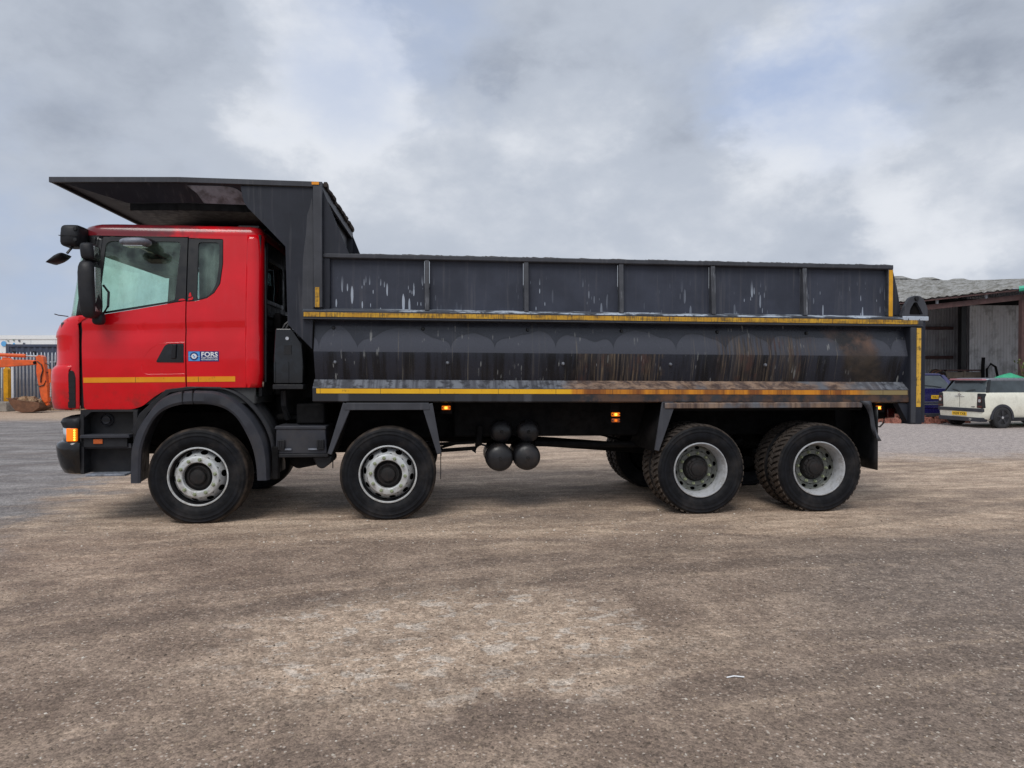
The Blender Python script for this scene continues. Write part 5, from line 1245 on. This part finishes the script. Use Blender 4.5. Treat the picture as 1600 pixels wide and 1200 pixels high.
        MB().px(fillet([(.24, zt-.01), (Wd-.24, zt-.01), (Wd-.28, zt+.035), (.28, zt+.035)], .02), x0t-.11, x0t+.04).build('roof_spoiler', 'car_pink', c, bevel=.012)
    else:
        for s_ in (0, 1):
            q_ = [(x0b-.012, .07, belt-.03), (x0b-.012, .30, belt-.03), (x0t-.012, .30, zt), (x0t-.012, .18, zt), (x0b+.16, .07, belt-.03), (x0b+.16, .30, belt-.03), (x0t+.12, .30, zt), (x0t+.12, .175, zt)]
            q_ = [(a, Wd-b2 if s_ else b2, c2) for a, b2, c2 in q_]
            MB().add(q_, [[0, 1, 2, 3], [4, 7, 6, 5], [0, 4, 5, 1], [1, 5, 6, 2], [2, 6, 7, 3], [3, 7, 4, 0]]).build('rear_pillar', paint, c, bevel=.02)
        MB().box(-.03, -.004, .1, Wd-.1, .57, .60).build('bumper_trim', 'car_silver', c, bevel=.006)
        MB().box(-.03, -.004, .1, Wd-.1, .64, .665).build('bumper_trim', 'car_silver', c, bevel=.006)
        MB().tube([(x0b+.02, h-.25, belt+.02), (x0b+.05, h+.05, belt+.06), (x0b+.08, h+.35, belt+.08)], .010, 5).build('rear_wiper', 'black_trim', c)
    return c
car('estate_car', 'small cream estate car with silver roof and black wheels by the shed', (13.3, 20.0, 0), 11, 'car_cream', 'car_silver')
car('blue_car', 'dark blue hatchback parked between the truck tail and the cream estate', (14.38, 22.6, 0), 97, 'car_navy', 'car_navy', 4.1, 1.72, 1.57, None, False, 'W614 KAU', False, 1.10)
car('white_car', 'white car behind the cream estate at the right edge', (18.25, 23.6, 0), 12, 'car_white', 'car_white', 4.2, 1.74, 1.5, None, False, 'KX05 FJN', False)
gh = MB(); rings = []
for i in range(9):
    t = i/8; q = math.sin(math.pi*t)**.5 if 0 < t < 1 else 0.02
    rings.append([(1.5*(t-.5)*1.3, .55*(.4+.6*q)*math.cos(a)+.03*math.sin(a*5+i), (1.56+.03*math.sin(i*2.))*(.55+.45*q)*max(0, math.sin(a))**.6) for a in [math.pi*j/14 for j in range(15)]])
tag(gh.loft(rings, False, True, True).build('green_tarpaulin', 'tarp_green', None, smooth=50, loc=(17.1, 24.4, 0)), 'green tarpaulin over a heap behind the cream estate', 'tarpaulin')
pl_ = thing('weed_plant', 'sparse leggy weed growing against the shed post', 'plant', (18.45, 25.4, 0))
rnd = random.Random(11)
for k in range(7):
    a = rnd.uniform(0, 6.28); tip = Vector((.5*math.cos(a)*rnd.random(), .3*math.sin(a), rnd.uniform(1.5, 2.15)))
    s_ = MB().tube([(0, 0, 0), tuple(tip*.5+Vector((.05, 0, .1))), tuple(tip)], .012, 5).build('stem', 'twig', pl_)
    lf = MB()
    for j in range(26):
        t = rnd.uniform(.45, 1); p_ = tip*t+Vector((rnd.gauss(0, .10), rnd.gauss(0, .10), rnd.gauss(0, .07))); d_ = Vector((rnd.gauss(0, 1), rnd.gauss(0, 1), rnd.gauss(0, .6))).normalized()*rnd.uniform(.04, .09); e_ = d_.cross(Vector((rnd.random(), rnd.random(), 1))).normalized()*.025
        lf.add([tuple(p_-d_), tuple(p_+e_), tuple(p_+d_), tuple(p_-e_)], [[0, 1, 2, 3]])
    tag(lf.build('leaves', 'leaf', s_, smooth=0), kind='stuff')

# ================================================================== loose stones on the yard
def stones(n, seed, name, mat_, fx, s0, s1):
    rnd = random.Random(seed); mb = MB(); V = mb.v; F = mb.f
    for k in range(n):
        x, y = fx(rnd); s_ = s0+(s1-s0)*rnd.random()**2.5; a = rnd.uniform(0, 3.14); c_, q_ = math.cos(a)*s_, math.sin(a)*s_; e_ = rnd.uniform(.5, 1.); hz_ = s_*rnd.uniform(.35, .7); o = len(V)
        V += [(x+c_, y+q_, .0), (x-q_*e_, y+c_*e_, .0), (x-c_, y-q_, .0), (x+q_*e_, y-c_*e_, .0), (x+c_*.35, y+q_*.4, hz_), (x-c_*.4, y-q_*.3, hz_*.8)]
        F += [[o, o+1, o+4], [o+1, o+5, o+4], [o+1, o+2, o+5], [o+2, o+3, o+5], [o+3, o+4, o+5], [o+3, o, o+4]]
    me = bpy.data.meshes.new(name); me.from_pydata(V, [], F); me.materials.append(M[mat_]); return link(name, me)
def stonemat(key, c0, c1):
    m, g = newmat(key); r = g.n('ShaderNodeNewGeometry').outputs['Random Per Island']
    out(g, g.mix(r, c0, c1), .9, spec=.3); M[key] = m
stonemat('chip_brown', S(84, 74, 66), S(160, 142, 124)); stonemat('chip_pale', S(150, 140, 128), S(214, 206, 194))
def fx1(r):
    y = 2.3+5.2*r.random()**1.6; return r.uniform(-.8*y, .8*y), y
def fx2(r):
    y = r.uniform(6.3, 9.); return r.gauss(-.6, 2.6), y
tag(stones(15000, 21, 'loose_grit', 'chip_brown', fx1, .003, .011), 'brown grit and small stones loose on the yard', 'grit', kind='stuff')
tag(stones(1700, 22, 'pale_chippings', 'chip_pale', fx1, .003, .011), 'pale stone chips scattered over the yard', 'chippings', kind='stuff')
tag(stones(700, 23, 'wheel_chippings', 'chip_pale', fx2, .005, .016), 'pale stone chips lying by the truck wheels', 'chippings', kind='stuff')
tag(MB().tube([(1.08, 3.55, .006), (1.12, 3.56, .009), (1.17, 3.555, .006)], .004, 5).build('litter_strip', 'decal_white', None), 'thin white strip of litter on the tarmac, lower right', 'litter')
